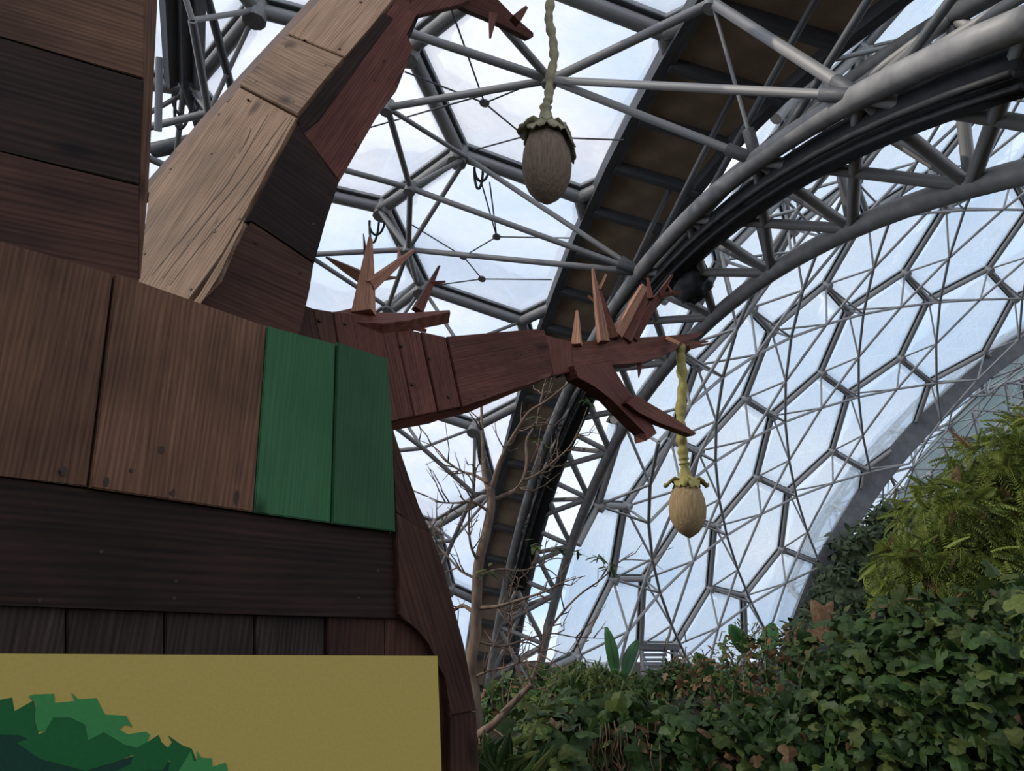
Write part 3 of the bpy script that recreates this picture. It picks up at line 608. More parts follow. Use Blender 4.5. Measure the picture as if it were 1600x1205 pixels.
plank('plank', [(896, 571), (954, 566), (979, 609), (1004, 632), (1027, 677), (1010, 689), (1008, 676), (992, 661), (954, 622), (929, 604), (903, 590)], GP3, .10, ((930, 580), (1015, 680)), W_RED, core4, .0)
GP4 = plane3(at(979, 627, 5.02), at(994, 617, 5.08), at(1089, 678, 5.5))
plank('plank', [(979, 630), (994, 617), (1054, 653), (1089, 677), (1084, 681), (1029, 660), (999, 645)], GP4, .07, ((985, 625), (1085, 680)), W_RED, core4)
sm = core4
for b, t, w0, w1, m, dp, tw in (
    ((901, 540, 4.88), (902, 486, 4.9), .064, .014, W_TWIG, .05, .3), ((943, 535, 5.0), (926, 420, 5.0), .068, .008, W_TWIG, .06, -.5), ((958, 530, 5.1), (932, 440, 5.12), .07, .014, W_RED, .06, -.2),
    ((936, 452, 5.06), (947, 429, 5.08), .022, .016, W_TWIG, .02, 0), ((932, 474, 5.06), (919, 462, 5.04), .022, .016, W_TWIG, .02, 0),
    ((962, 524, 5.12), (1006, 448, 5.2), .07, .05, W_TWIG, .07, -.5), ((972, 530, 5.2), (1012, 456, 5.3), .13, .05, W_RED, .07, -.2), ((985, 528, 5.25), (1050, 430, 5.35), .10, .012, W_RED, .06, -.3), ((1016, 468, 5.28), (1012, 434, 5.3), .05, .014, W_RED, .04, 0),
    ((1030, 462, 5.3), (1066, 456, 5.32), .05, .01, W_RED, .03, 0), ((1050, 458, 5.3), (1044, 446, 5.3), .02, .008, W_RED, .02, 0),
    ((1042, 528, 5.45), (1062, 537, 5.4), .028, .02, W_TWIG, .03, 0), ((1060, 540, 5.6), (1105, 534, 5.75), .05, .012, W_RED, .04, 0), ((1075, 544, 5.6), (1116, 536, 5.8), .03, .008, W_RED, .03, 0),
    ((1000, 568, 5.3), (998, 590, 5.3), .04, .008, W_RED, .03, 0), ((945, 566, 5.2), (1000, 566, 5.4), .06, .03, W_DEEP, .06, 0),
    ((568, 490, 4.0), (579, 372, 4.05), .115, .012, W_TWIG, .07, .45), ((576, 445, 4.06), (568, 366, 4.08), .04, .006, W_RED, .03, 0), ((578, 446, 4.0), (647, 390, 4.1), .062, .010, W_TWIG, .05, -.4), ((570, 436, 4.1), (510, 402, 4.1), .07, .008, W_TWIG, .04, .3),
    ((580, 436, 4.12), (619, 434, 4.16), .045, .014, W_TWIG, .03, 0), ((624, 412, 4.1), (623, 385, 4.12), .03, .006, W_TWIG, .02, 0),
    ((652, 486, 4.2), (686, 416, 4.28), .058, .008, W_RED, .05, -.3), ((672, 444, 4.24), (696, 440, 4.26), .03, .012, W_RED, .02, 0), ((625, 504, 4.1), (665, 517, 4.2), .05, .02, W_RED, .05, 0), ((645, 500, 4.18), (668, 498, 4.2), .03, .01, W_RED, .03, 0)):
    spike(b, t, w0, w1, m, sm, dp, 'twig', tw)
HP = plane3(at(520, 490, 3.93), at(590, 505, 3.95), at(703, 486, 4.28))
plank('plank', [(518, 488), (556, 480), (592, 489), (640, 489), (703, 484), (704, 488), (660, 496), (640, 501), (600, 506), (560, 504)], HP, .07, ((520, 495), (700, 486)), W_RED, core4)
# ------------------------------------------------------------------ yellow sign
sg0 = at(0, 1022, 1.95); SP = plane3(sg0, at(0, 1200, 1.95), at(686, 1025, 2.42))
sign = empty('sign_board', tuple(onp(300, 1205, SP) * np.array([1, 1, 0])), 'yellow sign board printed with a jagged green treetop', 'sign')
plank('board', [(-300, 1020.5), (0, 1021.5), (400, 1024), (684, 1025), (690, 1205), (700, 1700), (-300, 1700)], SP, .02, ((0, 1100), (600, 1100)), YELLOW, sign, 0, .002)
Z3 = lambda L_: [(x * .475, 900 + y * .475) for x, y in L_]
for k, (L_, m) in enumerate((
    ([(-400, 470), (-200, 420), (-60, 450), (0, 408), (40, 400), (48, 445), (110, 410), (130, 480), (125, 530), (0, 560), (-400, 560)], G_MID),
    ([(-400, 700), (-400, 525), (0, 522), (62, 524), (110, 545), (130, 600), (280, 642), (440, 592), (600, 620), (610, 700)], G_DARK),
    ([(55, 550), (150, 512), (175, 460), (230, 460), (282, 485), (290, 535), (345, 510), (410, 550), (450, 560), (488, 545), (522, 523), (532, 548), (552, 566), (566, 548), (553, 525), (600, 558), (630, 568), (648, 610), (600, 700), (545, 700), (560, 600), (535, 640), (380, 645), (430, 618), (440, 588), (380, 612), (280, 642), (130, 602)], G_MID),
    ([(95, 396), (112, 390), (178, 388), (180, 418), (246, 412), (235, 384), (258, 406), (318, 402), (345, 456), (415, 460), (436, 497), (412, 488), (393, 505), (420, 521), (480, 512), (493, 522), (485, 546), (450, 566), (410, 556), (342, 515), (290, 541), (280, 490), (230, 466), (175, 466), (150, 510), (125, 511), (115, 480), (118, 420)], G_LIGHT),
    ([(585, 645), (628, 574), (634, 608), (650, 610), (648, 576), (662, 598), (696, 600), (699, 628), (742, 614), (752, 650), (760, 700), (585, 700)], G_LIGHT))):
    plank('printed_shape', Z3(L_), SP, .0012, ((0, 1100), (600, 1100)), m, sign, .0006 * (k + 1), 0)
bar('post', onp(120, 1150, SP) - SP[1] * .05, onp(120, 1150, SP) * np.array([1, 1, 0]) - SP[1] * .05, .03, STEEL_D, sign); bar('post', onp(600, 1150, SP) - SP[1] * .05, onp(600, 1150, SP) * np.array([1, 1, 0]) - SP[1] * .05, .03, STEEL_D, sign)
# ------------------------------------------------------------------ hanging pods
def lathe(prof, n=24, wob=.0):
    V = []; Fc = []
    for z, r in prof:
        for k in range(n):
            a = 2 * math.pi * k / n; rr = r * (1 + wob * math.sin(a * 5 + z * 3) + wob * .7 * math.sin(a * 2 + 1)); V.append((rr * math.cos(a), rr * math.sin(a), z))
    for i in range(len(prof) - 1):
        for k in range(n): j = (k + 1) % n; Fc.append((i * n + k, i * n + j, (i + 1) * n + j, (i + 1) * n + k))
    Fc += [tuple(range(n - 1, -1, -1)), tuple((len(prof) - 1) * n + k for k in range(n))]
    return V, Fc
def flap(bm_V, bm_F, a, r0, l, w, droop, z0):
    b = len(bm_V); er = np.array([math.cos(a), math.sin(a), 0]); et = np.array([-math.sin(a), math.cos(a), 0])
    for i in range(5):
        f = i / 4; ww = w * (1 - .65 * f ** 2)
        c = er * (r0 + l * f * (1 - .25 * f)) + np.array([0, 0, z0 - droop * f * f + .02 * math.sin(f * 6)])
        for s in (-1, -.3, .4, 1): bm_V.append(c + et * ww * s / 2 + np.array([0, 0, .012 * math.sin(s * 4 + a * 3)]))
    for i in range(4):
        for k in range(3): bm_F.append((b + i * 4 + k, b + i * 4 + k + 1, b + i * 4 + k + 5, b + i * 4 + k + 4))
def pod(px, ytop, ybot, wpx, Y, cordpts, label, m_pod, m_cloth, cord_r, flaps, group=None):
    top = at(px, ytop, Y); bot = at(px, ybot, Y); H = top[2] - bot[2]; sc = Y * 1.06 / F; Rr = wpx / 2 * sc * 1.12
    root = empty('hanging_pod', tuple(bot), label, 'pod')
    base = np.array([top[0], top[1], bot[2]])
    prof = [(0, .05), (.012, .11), (.03, .22), (.09, .50), (.18, .74), (.32, .94), (.48, 1.0), (.64, .95), (.80, .78), (.92, .52), (1.0, .22)]
    V, Fc = lathe([(z * H, r * Rr) for z, r in prof], 28, .015); o = mk('pod_body', pyd('pod_body', V, Fc), m_pod, root, Matrix.Translation(Vector(base)), True)
    V, Fc = lathe([(H * .84, Rr * .74), (H * .93, Rr * .6), (H * 1.0, Rr * .44), (H * 1.08, Rr * .30), (H * 1.2, Rr * .2), (H * 1.24, Rr * .26), (H * 1.27, Rr * .17)], 20, .05)
    for a, l, w, d in flaps: flap(V, Fc, a, Rr * .45, Rr * l, Rr * w, Rr * d, H * .93)
    o = mk('calyx', pyd('calyx', V, Fc), m_cloth, root, Matrix.Translation(Vector(base)), True); so_ = o.modifiers.new('thickness', 'SOLIDIFY'); so_.thickness = .008
    P = [base + np.array([0, 0, H * 1.24])] + [at(x, y, Y) for x, y in cordpts]
    Q = []
    for i in range(len(P) - 1):
        for k in range(6): f = k / 6; Q.append(P[i] + (P[i + 1] - P[i]) * f)
    Q.append(P[-1]); rad = [cord_r * (1 + .16 * math.sin(i * 1.7) + .1 * math.sin(i * .9 + 2)) for i in range(len(Q))]
    V, Fc = tube(Q, rad, 9); mk('cord', pyd('cord', V, Fc), m_cloth, root, smooth=True); return root
pod(853, 196, 319, 76, PY, [(857, 155), (859, 122), (866, 92), (864, 62), (857, 30), (860, 0), (858, -60), (862, -180), (862, -290)], 'large brown hanging pod with a ragged beige calyx, higher and nearer of the two', POD_D, CLOTH_D, .028, ((3.4, 1.0, 1.1, .1), (4.2, .75, 1.2, .45), (5.2, .75, 1.2, .5), (.2, .95, 1.1, 1.2), (5.9, .95, .9, 1.0), (1.6, .6, 1, .3), (2.5, .7, .9, .3)))
pod(1071, 748, 841, 49, 5.62, [(1068, 715), (1065, 690), (1063, 650), (1067, 600), (1064, 560), (1063, 538)], 'smaller tan hanging pod on a long olive cord, below the spiky branch tip', POD, CLOTH, .036, ((3.2, 1.0, .9, .12), (4.1, .5, 1., .3), (5.2, .5, 1., .35), (6.2, 1.05, .8, .12), (.6, .5, .9, .1), (1.6, .5, 1, .2)))
# ------------------------------------------------------------------ plants
def leaf_vine(lob=.5):
    o = [(0, 0), (.22, -.10), (.46, .05), (.52, .30), (.34, .48), (.30, .72), (0, 1.0)]
    V = [(0, .02, 0), (0, .35, .05), (0, .70, .03), (0, 1.0, -.10)]
    R = [(.20, -.12, -.02), (.48, .02, -.10), (.55, .30, -.13), (.36 - .1 * lob, .50, -.05), (.32, .74, -.12)]
    V += R + [(-x, y, z) for x, y, z in R]
    Fc = []
    for b, s in ((4, 1), (9, -1)):
        T = [(0, b, b + 1), (0, b + 1, 1), (b + 1, b + 2, 1), (b + 2, b + 3, 1), (b + 3, 2, 1), (b + 3, b + 4, 2), (b + 4, 3, 2)]
        Fc += [t if s > 0 else t[::-1] for t in T]
    return V, Fc
def leaf_lance(w=.16, droop=.25):
    V = []; Fc = []
    for i in range(5):
        f = i / 4; ww = w * math.sin(math.pi * (f * .86 + .07)); V += [(-ww, f, -droop * f * f - .03), (0, f, -droop * f * f), (ww, f, -droop * f * f - .03)]
    for i in range(4):
        for k in range(2): Fc.append((3 * i + k, 3 * i + k + 1, 3 * i + k + 4, 3 * i + k + 3))
    return V, Fc
def frond_mesh(n=10, droop=.4, lw=.062, ll=.25):
    V = []; Fc = []
    for i in range(n):                                   # rachis
        f = i / (n - 1); z = -droop * f * f; V += [(-.008, f, z), (.008, f, z)]
    for i in range(n - 1): Fc.append((2 * i, 2 * i + 1, 2 * i + 3, 2 * i + 2))
    for i in range(n):
        f = .12 + .88 * i / (n - 1); z = -droop * f * f; L_ = ll * (math.sin(math.pi * min(1, f * .8 + .18)) * .75 + .25)
        for s in (-1, 1):
            b = len(V); V += [(0, f, z), (s * L_ * .45, f + lw + .05, z - .015), (s * L_, f + .12, z - .09 - L_ * .12), (s * L_ * .5, f - lw * .2 + .03, z - .04)]
            Fc.append((b, b + 1, b + 2, b + 3) if s < 0 else (b + 3, b + 2, b + 1, b))
    return V, Fc
def mat_to(p, d, n, s):
    d = d / (np.linalg.norm(d) + 1e-9); x = np.cross(d, n); x /= np.linalg.norm(x) + 1e-9; z = np.cross(x, d)
    return Matrix(((x[0] * s, d[0] * s, z[0] * s, p[0]), (x[1] * s, d[1] * s, z[1] * s, p[1]), (x[2] * s, d[2] * s, z[2] * s, p[2]), (0, 0, 0, 1)))
_lm = {}
def scatter(root, name, els, count, shapes, size, mats, parts=300, hang=.55, mass='leaf_mass', wild=.5, shell=(.86, 1.06)):
    """leaves over the outside of overlapping ellipsoids; the best seen ones are objects of their own"""
    L_ = []
    vol = np.array([e[1][0] * e[1][2] for e in els]); vol /= vol.sum()
    for ei, ct in zip(els, rng.multinomial(count, vol)):
        c, r = np.asarray(ei[0]), np.asarray(ei[1])
        for _ in range(ct):
            u = rng.normal(size=3); u /= np.linalg.norm(u)
            if u[1] > .45: u[1] = -u[1]
            if u[2] < -.75: u[2] = -u[2] * .5
            p = c + u * r * rng.uniform(*shell) * (1 + .30 * noise.noise(Vector(u * 2.7 + c)))
            if p[2] < .05 or any(np.sum(((p - np.asarray(q[0])) / np.asarray(q[1])) ** 2) < .55 for q in els): continue
            n = u * .8 + np.array([0, -.15, .55]) + rng.normal(size=3) * wild * .6; n /= np.linalg.norm(n)
            d = u * (1 - hang) + np.array([0, 0, -hang]) + rng.normal(size=3) * wild * .7
            s = rng.uniform(*size); k = rng.integers(len(shapes)); w = np.array([m[1] for m in mats], float)
            mi = int(rng.choice(len(mats), p=w / w.sum())); pp, z = proj(p)
            vis = (0 < pp[0] < 1600 and 0 < pp[1] < 1205); front = u @ ((CAM - p) / np.linalg.norm(CAM - p))
            L_.append((-(s / max(z, .5)) * (1 if vis else .01) * (1.2 + front) * (1 + .5 * u[2]), p, d, n, s, k, mi))
    L_.sort(key=lambda t: t[0])
    for sc, p, d, n, s, k, mi in L_[:parts]:
        key = (id(shapes[k]), mats[mi][0].name)
        if key not in _lm:
            me = pyd(name + '_mesh', *shapes[k]); me.materials.append(mats[mi][0]); _lm[key] = me
        mk(name, _lm[key], None, root, mat_to(p, d, n, s))
    V = []; Fc = []; Mi = []
    for sc, p, d, n, s, k, mi in L_[parts:]:
        A = np.array(mat_to(p, d, n, s)); b = len(V); sv = np.array(shapes[k][0]); V += list(sv @ A[:3, :3].T + A[:3, 3]); Fc += [tuple(i + b for i in f) for f in shapes[k][1]]; Mi += [mi] * len(shapes[k][1])
    if V:
        me = pyd(mass, V, Fc)
        for m, w in mats: me.materials.append(m)
        me.polygons.foreach_set('material_index', Mi); tag(mk(mass, me, None, root), kind='stuff')
def blob(root, name, els, mat, f=.8):
    for c, r in els:
        bm = bmesh.new(); bmesh.ops.create_icosphere(bm, subdivisions=3, radius=1)
        for v in bm.verts:
            k = f * (1 + .22 * noise.noise(v.co * 3.1 + Vector(c))); v.co = Vector((v.co.x * r[0] * k, v.co.y * r[1] * k, v.co.z * r[2] * k))
        me = bpy.data.meshes.new(name); bm.to_mesh(me); bm.free(); mk(name, me, mat, root, Matrix.Translation(Vector(c)), True)
E_ = lambda px, py, Y, rx, ry_, rz: (at(px, py, Y), (rx, ry_, rz))
VL = [leaf_vine(.3), leaf_vine(1.2)]
def stems(root, name, els, mat, n=3, r=.03):
    for c, rr in els[:n]: V, Fc = tube([(c[0], c[1], -.1), (c[0] + rng.normal() * .05, c[1], c[2] * .5), tuple(c)], [r, r * .8, r * .5], 6); mk(name, pyd(name, V, Fc), mat, root, smooth=True)
# broad-leaved vine hedge across the lower middle
h1 = [E_(900, 1150, 8.4, .42, .5, .36), E_(985, 1186, 8.3, .55, .6, .44), E_(1085, 1188, 8.2, .62, .6, .46), E_(1190, 1180, 8.1, .62, .6, .44), E_(1270, 1155, 8.0, .56, .6, .5), E_(930, 1240, 8.3, .6, .6, .7), E_(1060, 1250, 8.2, .7, .6, .7), E_(1200, 1250, 8.1, .8, .6, .7)]
hedge = empty('vine_hedge', tuple(at(1080, 1180, 8.2) * np.array([1, 1, 0])), 'low hedge smothered in broad green vine leaves below the tan pod', 'hedge')
stems(hedge, 'stem', h1, BARK, 8); blob(hedge, 'inner_foliage', h1, LEAF, .72)
scatter(hedge, 'leaf', h1, 4400, VL, (.07, .23), [(LEAF, 6), (LEAF2, 1.2), (LEAF_B, .6)], 300, wild=.75, shell=(.66, 1.16))
# dry stems hanging inside the hedge front
for k in range(80):
    x = rng.uniform(868, 1030); y0 = rng.uniform(1125, 1165); Y = rng.uniform(7.62, 7.95); P = [at(x + 14 * rng.normal() * f, y0 + f * 120, Y - .05 * f) for f in np.linspace(0, 1, 6)]
    V, Fc = tube(P, rng.uniform(.003, .007), 5); mk('dry_stem', pyd('dry_stem', V, Fc), DRY, hedge, smooth=True)
# taller vine thicket on the right
h2 = [E_(1330, 1060, 7.8, .5, .6, .45), E_(1400, 1010, 7.8, .45, .6, .42), E_(1480, 1020, 7.7, .6, .7, .5), E_(1390, 1150, 7.5, .7, .7, .7), E_(1520, 1130, 7.3, .8, .7, .75), E_(1620, 1080, 7.2, .8, .8, .8), E_(1330, 1250, 7.6, .7, .6, .7), E_(1480, 1260, 7.3, .8, .6, .7), E_(1640, 1250, 7.1, .8, .6, .7)]
thick = empty('vine_thicket', tuple(at(1480, 1180, 7.5) * np.array([1, 1, 0])), 'tall dark thicket of broad vine leaves in the lower right corner', 'bush')
stems(thick, 'stem', h2, BARK, 9); blob(thick, 'inner_foliage', h2, LEAF, .72)
scatter(thick, 'leaf', h2, 6000, VL, (.06, .20), [(LEAF, 6), (LEAF2, 1.6), (LEAF_B, .15)], 300, wild=.75, shell=(.66, 1.18))
# feathery pinnate shrub behind it
h3 = [E_(1570, 760, 9.8, .62, .8, .62), E_(1480, 820, 9.7, .52, .7, .42), E_(1610, 900, 9.6, .95, .9, .95), E_(1470, 920, 9.5, .62, .8, .55), E_(1410, 900, 9.5, .30, .5, .32), E_(1530, 1000, 9.4, .8, .8, .6), E_(1660, 1020, 9.3, .9, .8, .8), E_(1640, 700, 9.9, .5, .6, .45), E_(1430, 990, 9.4, .4, .5, .4)]
fea = empty('feathery_shrub', tuple(at(1560, 1100, 9.6) * np.array([1, 1, 0])), 'tall shrub with feathery yellow-green pinnate leaves rising at the right edge', 'shrub')
stems(fea, 'stem', h3, BARK, 9, .05); blob(fea, 'inner_foliage', h3, FROND, .72)
scatter(fea, 'frond', h3, 6500, [frond_mesh(10, .5, .075, .27), frond_mesh(9, .8, .08, .27), frond_mesh(11, .3, .07, .25)], (.17, .31), [(FROND, 5), (LEAF2, 1.5), (LEAF_B, .3)], 300, .4, 'frond_mass', .4)
# wispy bush at the left end of the hedge
h4 = [E_(918, 1062, 10.4, .30, .4, .22), E_(884, 1078, 10.3, .24, .3, .26), E_(945, 1085, 10.3, .34, .4, .28), E_(905, 1160, 10.3, .6, .5, .6)]
wis = empty('wispy_bush', tuple(at(910, 1180, 10.4) * np.array([1, 1, 0])), 'light green wispy narrow-leaved bush at the left end of the hedge', 'bush')
stems(wis, 'stem', h4, BARK, 4); blob(wis, 'inner_foliage', h4, LEAF2, .6)
scatter(wis, 'leaf', h4, 2200, [leaf_lance(.08, .5)], (.12, .24), [(LEAF2, 4), (LEAF, 2)], 200, .75, wild=.6)
# rusty dry creeper on top of the hedge
h5 = [E_(1110, 1050, 9.6, .34, .4, .2), E_(1170, 1030, 9.6, .42, .4, .24), E_(1230, 1020, 9.6, .3, .4, .22), E_(1140, 1090, 9.6, .8, .4, .36), E_(1260, 1060, 9.4, .5, .4, .36)]
cre = empty('dry_creeper', tuple(at(1160, 1180, 9.6) * np.array([1, 1, 0])), 'tangle of rusty dry creeper stems and leaves above the hedge', 'creeper')
stems(cre, 'stem', h5, DRY, 5, .02); scatter(cre, 'leaf', h5, 900, [leaf_lance(.2, .3), VL[1]], (.05, .11), [(LEAF_B, 3), (LEAF2, 2), (LEAF, 2)], 150, .3, wild=.9)
for k in range(70):
    c, r = h5[rng.integers(3)]; a = rng.uniform(0, 6.3); p = c + np.array([rng.normal() * r[0], -.3 * rng.random(), rng.uniform(-.5, 1.2) * r[2]]); d = np.array([math.cos(a), -.2, abs(math.sin(a)) * .8]) * rng.uniform(.08, .26)
    V, Fc = tube([p, p + d * .5 + np.array([0, 0, .05]), p + d], [.008, .006, .004], 5); mk('stem', pyd('stem', V, Fc), DRY, cre, smooth=True)
# banana leaves
def banana(root, base, tip, w, bend, mat=BANANA):
    b = at(*base); t = at(*tip); V = []; Fc = []; n = 9; d = t - b; s = np.cross(d, CAM - b); s /= np.linalg.norm(s); nr = np.cross(s, d); nr /= np.linalg.norm(nr)
    for i in range(n):
        f = i / (n - 1); c = b + d * f + s * bend * math.sin(math.pi * f) ; ww = w * (math.sin(math.pi * (f * .93 + .035)) ** .7)
        V += [c - s * ww / 2 + nr * ww * .3, c, c + s * ww / 2 + nr * ww * .3]
    for i in range(n - 1):
        for k in range(2): Fc.append((3 * i + k, 3 * i + k + 1, 3 * i + k + 4, 3 * i + k + 3))
    o = mk('leaf_blade', pyd('leaf_blade', V, Fc), mat, root, smooth=True); m = o.modifiers.new('t', 'SOLIDIFY'); m.thickness = .006
    V, Fc = tube([np.array([b[0], b[1], 0]), b, b + d * .5 + s * bend, t], [.03, .022, .012, .004], 6); mk('midrib', pyd('midrib', V, Fc), mat, root, smooth=True)
b1 = empty('banana_plant', tuple(at(970, 1150, 12.0) * np.array([1, 1, 0])), 'banana plant with two slim upright leaves above the wispy bush', 'plant')
banana(b1, (962, 1060, 12), (947, 980, 12), .17, .02); banana(b1, (974, 1062, 12), (997, 1000, 12.1), .17, -.03); banana(b1, (950, 1075, 12), (905, 1040, 11.9), .15, -.03)
b2 = empty('banana_plant', tuple(at(1180, 1150, 12.4) * np.array([1, 1, 0])), 'banana plant with two broad paddle leaves behind the rusty creeper', 'plant')
banana(b2, (1168, 1024, 12.4), (1140, 976, 12.3), .24, .02); banana(b2, (1196, 1026, 12.4), (1208, 974, 12.5), .26, .0); banana(b2, (1110, 1060, 12), (1086, 1020, 11.9), .18, .04)
b3 = empty('withered_plant', tuple(at(1290, 1100, 11.0) * np.array([1, 1, 0])), 'withered plant with curled brown leaves beside the vine thicket', 'plant')
for q in (((1288, 1000, 11), (1270, 938, 11), .22, .04), ((1292, 1000, 11), (1300, 940, 11.1), .16, -.05), ((1290, 1010, 11), (1335, 1020, 10.9), .2, .05), ((1285, 1000, 11), (1262, 985, 11), .14, 0)): banana(b3, *q, mat=DRY)
# small airy shrub silhouetted before the far wall
h6 = [E_(1166, 1000, 14, .22, .25, .32), E_(1160, 1035, 14, .5, .3, .3), E_(1175, 1080, 14, .5, .4, .9)]
airy = empty('airy_shrub', tuple(at(1166, 1100, 14) * np.array([1, 1, 0])), 'small airy grey-green shrub between the broad banana leaves', 'shrub')
stems(airy, 'stem', h6, BARK, 3, .02); scatter(airy, 'leaf', h6, 700, [leaf_lance(.14, .2)], (.06, .11), [(FARLEAF, 3), (LEAF, 2)], 120, .2, wild=.9)
# strap-leaved plant at the foot of the sculpture
stp = empty('strap_leaf_plant', tuple(at(790, 1230, 6.6) * np.array([1, 1, 0])), 'strap-leaved plant at the foot of the bare tree', 'plant')
for k in range(26):
    a = rng.uniform(-1.1, 1.1); L_ = rng.uniform(.35, .75); b = at(790 + rng.normal() * 14, 1225, 6.6); t = b + np.array([math.sin(a) * L_ * .8, -.15 * rng.random(), math.cos(a) * L_ * .6])
    pp, _ = proj(b); pt_, _ = proj(t); banana(stp, (pp[0], pp[1], b[1]), (pt_[0], pt_[1], t[1]), .05, rng.uniform(-.1, .1), LEAF2 if k % 3 == 0 else LEAF)
h8 = [E_(850, 1190, 7.4, .3, .4, .4), E_(800, 1230, 7.2, .35, .3, .3)]
low = empty('broad_leaf_plant', tuple(at(850, 1220, 7.4) * np.array([1, 1, 0])), 'low broad-leaved plant between the strap-leaved plant and the hedge', 'plant')
stems(low, 'stem', h8, BARK, 2, .02); blob(low, 'inner_foliage', h8, LEAF, .6); scatter(low, 'leaf', h8, 260, VL, (.12, .24), [(LEAF, 3), (LEAF2, 1)], 120)
# middle-distance shrubs round the foot of the arch and along the far wall
for els, lab in (([E_(845, 1085, 22, .7, .6, .6), E_(800, 1110, 21, .8, .6, .7), E_(860, 1120, 20, .8, .6, .6)], 'dark green shrub at the foot of the steel arch truss'),
                 ([E_(1010, 1072, 30, 1.0, .8, .5), E_(1075, 1062, 30, 1.1, .8, .7), E_(1120, 1070, 30, 1.2, .8, .6), E_(960, 1080, 29, 1.2, .8, .5)], 'row of low olive bushes in front of the louvred vent box')):
    fs = empty('low_shrub', tuple(np.asarray(els[0][0]) * np.array([1, 1, 0])), lab, 'shrub'); stems(fs, 'stem', els, BARK, 4, .06); blob(fs, 'inner_foliage', els, LEAF, .75)
    scatter(fs, 'leaf', els, 1500, [leaf_lance(.25, .3)], (.14, .30), [(LEAF, 3), (LEAF2, 1), (LEAF_B, .4)], 0, .4, wild=.9)
# shrubs far off under the distant arch
for k, (els, lab) in enumerate((([E_(1320, 960, 76, 3.5, 2, 4.0), E_(1275, 1015, 74, 3, 2, 3.2), E_(1370, 900, 78, 4.2, 2, 5.0), E_(1345, 1000, 76, 5, 2, 4)], 'dark distant shrub under the foot of the far arch'), ([E_(1425, 850, 84, 3.6, 2, 4.2), E_(1400, 920, 84, 5, 2, 5), E_(1460, 900, 84, 5, 2, 6), E_(1395, 830, 82, 2.6, 2, 3.4)], 'taller distant tree behind the feathery shrub'))):
    fs = empty('distant_shrub', tuple(np.asarray(els[0][0]) * np.array([1, 1, 0])), lab, 'shrub'); stems(fs, 'trunk', els, BARK, 3, .2); blob(fs, 'inner_foliage', els, FARLEAF, .85)
    scatter(fs, 'leaf', els, 2600, [leaf_lance(.3, .3)], (.5, 1.1), [(FARLEAF, 1)], 0, .4, wild=.9)
# ------------------------------------------------------------------ bare tree beside the sculpture
TY2 = 7.0
bt = empty('bare_tree', tuple(at(745, 1205, TY2) * np.array([1, 1, 0])), 'slender bare tree with grey-brown twisting branches beside the trunk sculpture', 'tree')
foot = at(745, 1205, TY2); 
def limb(P, r0, r1, name='branch'):
    pts = [p if isinstance(p, np.ndarray) else at(*p) for p in P]; Q = []
    for i in range(len(pts) - 1):                         # Catmull-Rom
        p0 = pts[max(i - 1, 0)]; p1 = pts[i]; p2 = pts[i + 1]; p3 = pts[min(i + 2, len(pts) - 1)]
        for f in np.linspace(0, 1, 4, endpoint=False): Q.append(.5 * (2 * p1 + (p2 - p0) * f + (2 * p0 - 5 * p1 + 4 * p2 - p3) * f * f + (3 * p1 - p0 - 3 * p2 + p3) * f ** 3))
    Q.append(pts[-1]); rad = list(np.linspace(r0, r1, len(Q))); V, Fc = tube(Q, rad, 7); return mk(name, pyd(name, V, Fc), BARK, bt, smooth=True), Q, rad
T = lambda L_, dy=0.: [(x, y, TY2 + dy * i / max(1, len(L_) - 1)) for i, (x, y) in enumerate(L_)]
_, q, r_ = limb([np.array([foot[0], foot[1], -.1])] + T([(744, 1160), (740, 1083), (735, 1037), (742, 997), (744, 960), (747, 886), (760, 830), (767, 790), (766, 762)]), .06, .038, 'trunk')
LB = [(T([(766, 770), (757, 745), (755, 711), (753, 662), (752, 620), (755, 590)], .3), .028, .006), (T([(768, 765), (780, 726), (793, 698), (808, 672), (827, 644), (852, 628), (882, 604), (902, 588)], -.5), .026, .005),
      (T([(768, 782), (804, 767), (817, 750), (823, 722), (823, 687), (838, 662), (842, 636), (850, 600)], .4), .022, .004), (T([(818, 750), (835, 744), (864, 722), (890, 698), (905, 670), (918, 636)], .3), .013, .003),
      (T([(762, 755), (740, 742), (722, 737), (700, 722), (680, 700), (655, 688)], .4), .016, .003), (T([(764, 800), (740, 785), (715, 786), (690, 785), (668, 776)], -.3), .015, .003),
      (T([(748, 880), (735, 850), (733, 800), (741, 760), (744, 730)], -.4), .014, .003), (T([(743, 960), (723, 946), (709, 954), (694, 948), (676, 930)], .3), .02, .003), (T([(745, 905), (720, 892), (700, 870), (684, 850), (668, 800)], .2), .014, .003),
      (T([(744, 1160), (752, 1146), (772, 1131), (795, 1106), (817, 1083), (832, 1069)], -.4), .042, .02), (T([(826, 1076), (842, 1030), (852, 995), (875, 962), (905, 930), (940, 905), (965, 880), (990, 862)], .5), .016, .003),
      (T([(820, 1080), (806, 1040), (795, 1000), (800, 950), (812, 905)], .4), .014, .003), (T([(744, 950), (775, 948), (810, 938), (850, 925), (880, 910), (915, 900)], -.5), .018, .003), (T([(746, 900), (780, 890), (815, 892), (850, 880), (880, 858)], .5), .014, .003),
      (T([(742, 1000), (780, 1010), (820, 1000), (860, 990), (900, 996), (950, 998)], .4), .013, .003), (T([(738, 1060), (765, 1048), (800, 1040), (840, 1020)], -.3), .013, .003), (T([(740, 1030), (715, 1020), (702, 1005), (690, 1000)], .2), .012, .003)]
QS = []
for L_, a, b in LB: _, q, r_ = limb(L_, a, b); QS.append(q)
tips = []
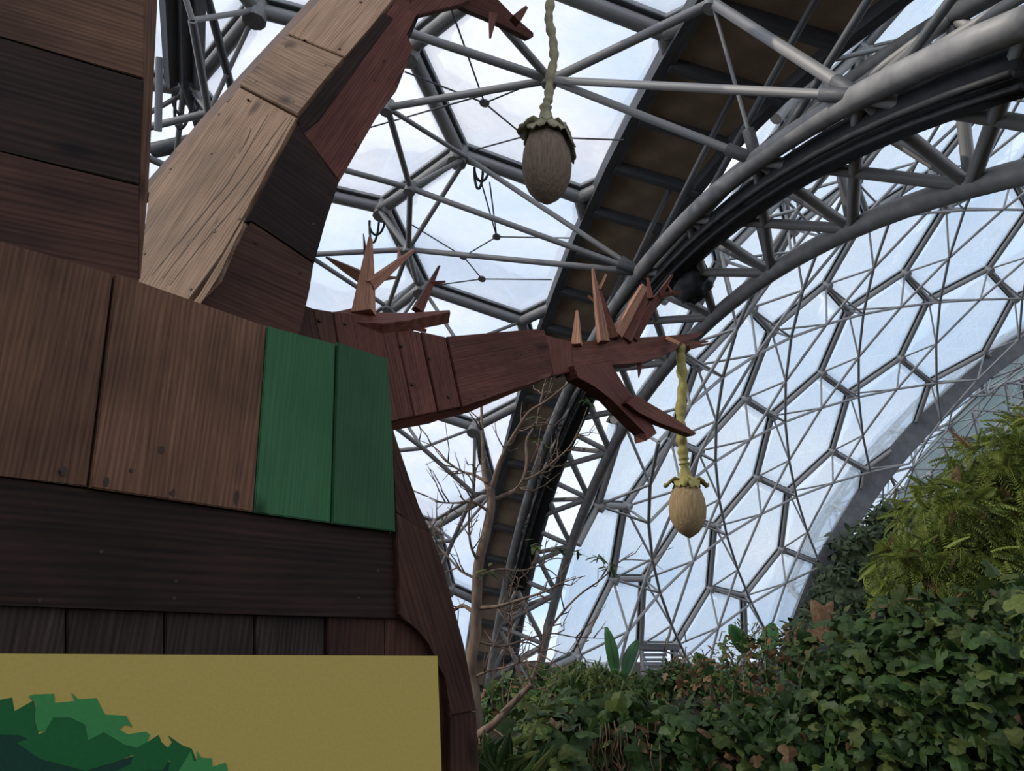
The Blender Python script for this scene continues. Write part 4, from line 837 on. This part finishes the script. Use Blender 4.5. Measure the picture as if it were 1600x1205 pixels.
for q in QS:
    for k in range(9):
        i = rng.integers(3, len(q)); p = q[i]; d = q[i] - q[i - 1]; d /= np.linalg.norm(d); side = np.cross(d, rng.normal(size=3)); side /= np.linalg.norm(side)
        l = rng.uniform(.12, .5); e = p + (d * .6 + side * .8) * l * .55; e2 = e + (d * .5 + side * .4 + np.array([0, 0, .35])) * l * .5
        V, Fc = tube([p, (p + e) / 2 + rng.normal(size=3) * .02, e, e2], [.007, .006, .0045, .002], 5); mk('twig', pyd('twig', V, Fc), BARK, bt, smooth=True); tips.append((e2, e2 - e))
        if rng.random() < .8:
            s2 = np.cross(d, side); e3 = e + (side * .3 + s2 * rng.choice([-1, 1]) * .5 + d * .3) * l * .5; V, Fc = tube([e, e3], [.004, .002], 4); mk('twig', pyd('twig', V, Fc), BARK, bt, smooth=True); tips.append((e3, e3 - e))
ll = leaf_lance(.2, .3); lme = pyd('leaf_mesh', *ll); lme.materials.append(LEAF2); lme2 = pyd('leaf_mesh', *ll); lme2.materials.append(LEAF)
spots = [at(835, 655, 6.9), at(845, 692, 6.9), at(915, 625, 7.2), at(762, 893, 6.8), at(835, 850, 7), at(870, 855, 7.2), at(905, 865, 7.3), at(935, 870, 7.3), at(955, 885, 7.3)]
for p in spots:
    for k in range(7):
        a = rng.uniform(0, 6.3); d = np.array([math.cos(a), rng.normal() * .4, math.sin(a) * .3 - .15]); mk('leaf', lme if k % 2 else lme2, None, bt, mat_to(p + rng.normal(size=3) * .02, d, np.array([0, -.4, 1.]), rng.uniform(.06, .12)))
for p, d in tips[::7]: mk('leaf', lme, None, bt, mat_to(p, d, np.array([0, -.5, 1.]), rng.uniform(.03, .06)))
# ------------------------------------------------------------------ louvred vent box at the foot of the far wall
vb = empty('vent_box', tuple(at(1026, 1058, 44) * np.array([1, 1, 0])), 'small grey louvred vent box at the foot of the far wall beyond the hedge', 'vent')
for x in (1002, 1054):
    for dy in (0, 1.6): bar('post', at(x, 1010, 44 + dy), at(x, 1010, 44 + dy) * np.array([1, 1, 0]), .11, STEEL, vb, 8)
for k in range(6): boxbar('slat', at(1003, 1016 + 7.5 * k, 44), at(1042, 1016 + 7.5 * k, 44), .2, .06, np.array([0, -.6, 1.]), GREYBAND, vb)
boxbar('roof_beam', at(998, 1010, 44), at(1060, 1012, 44), .4, .3, np.array([0, 0, 1.]), STEEL_D, vb)
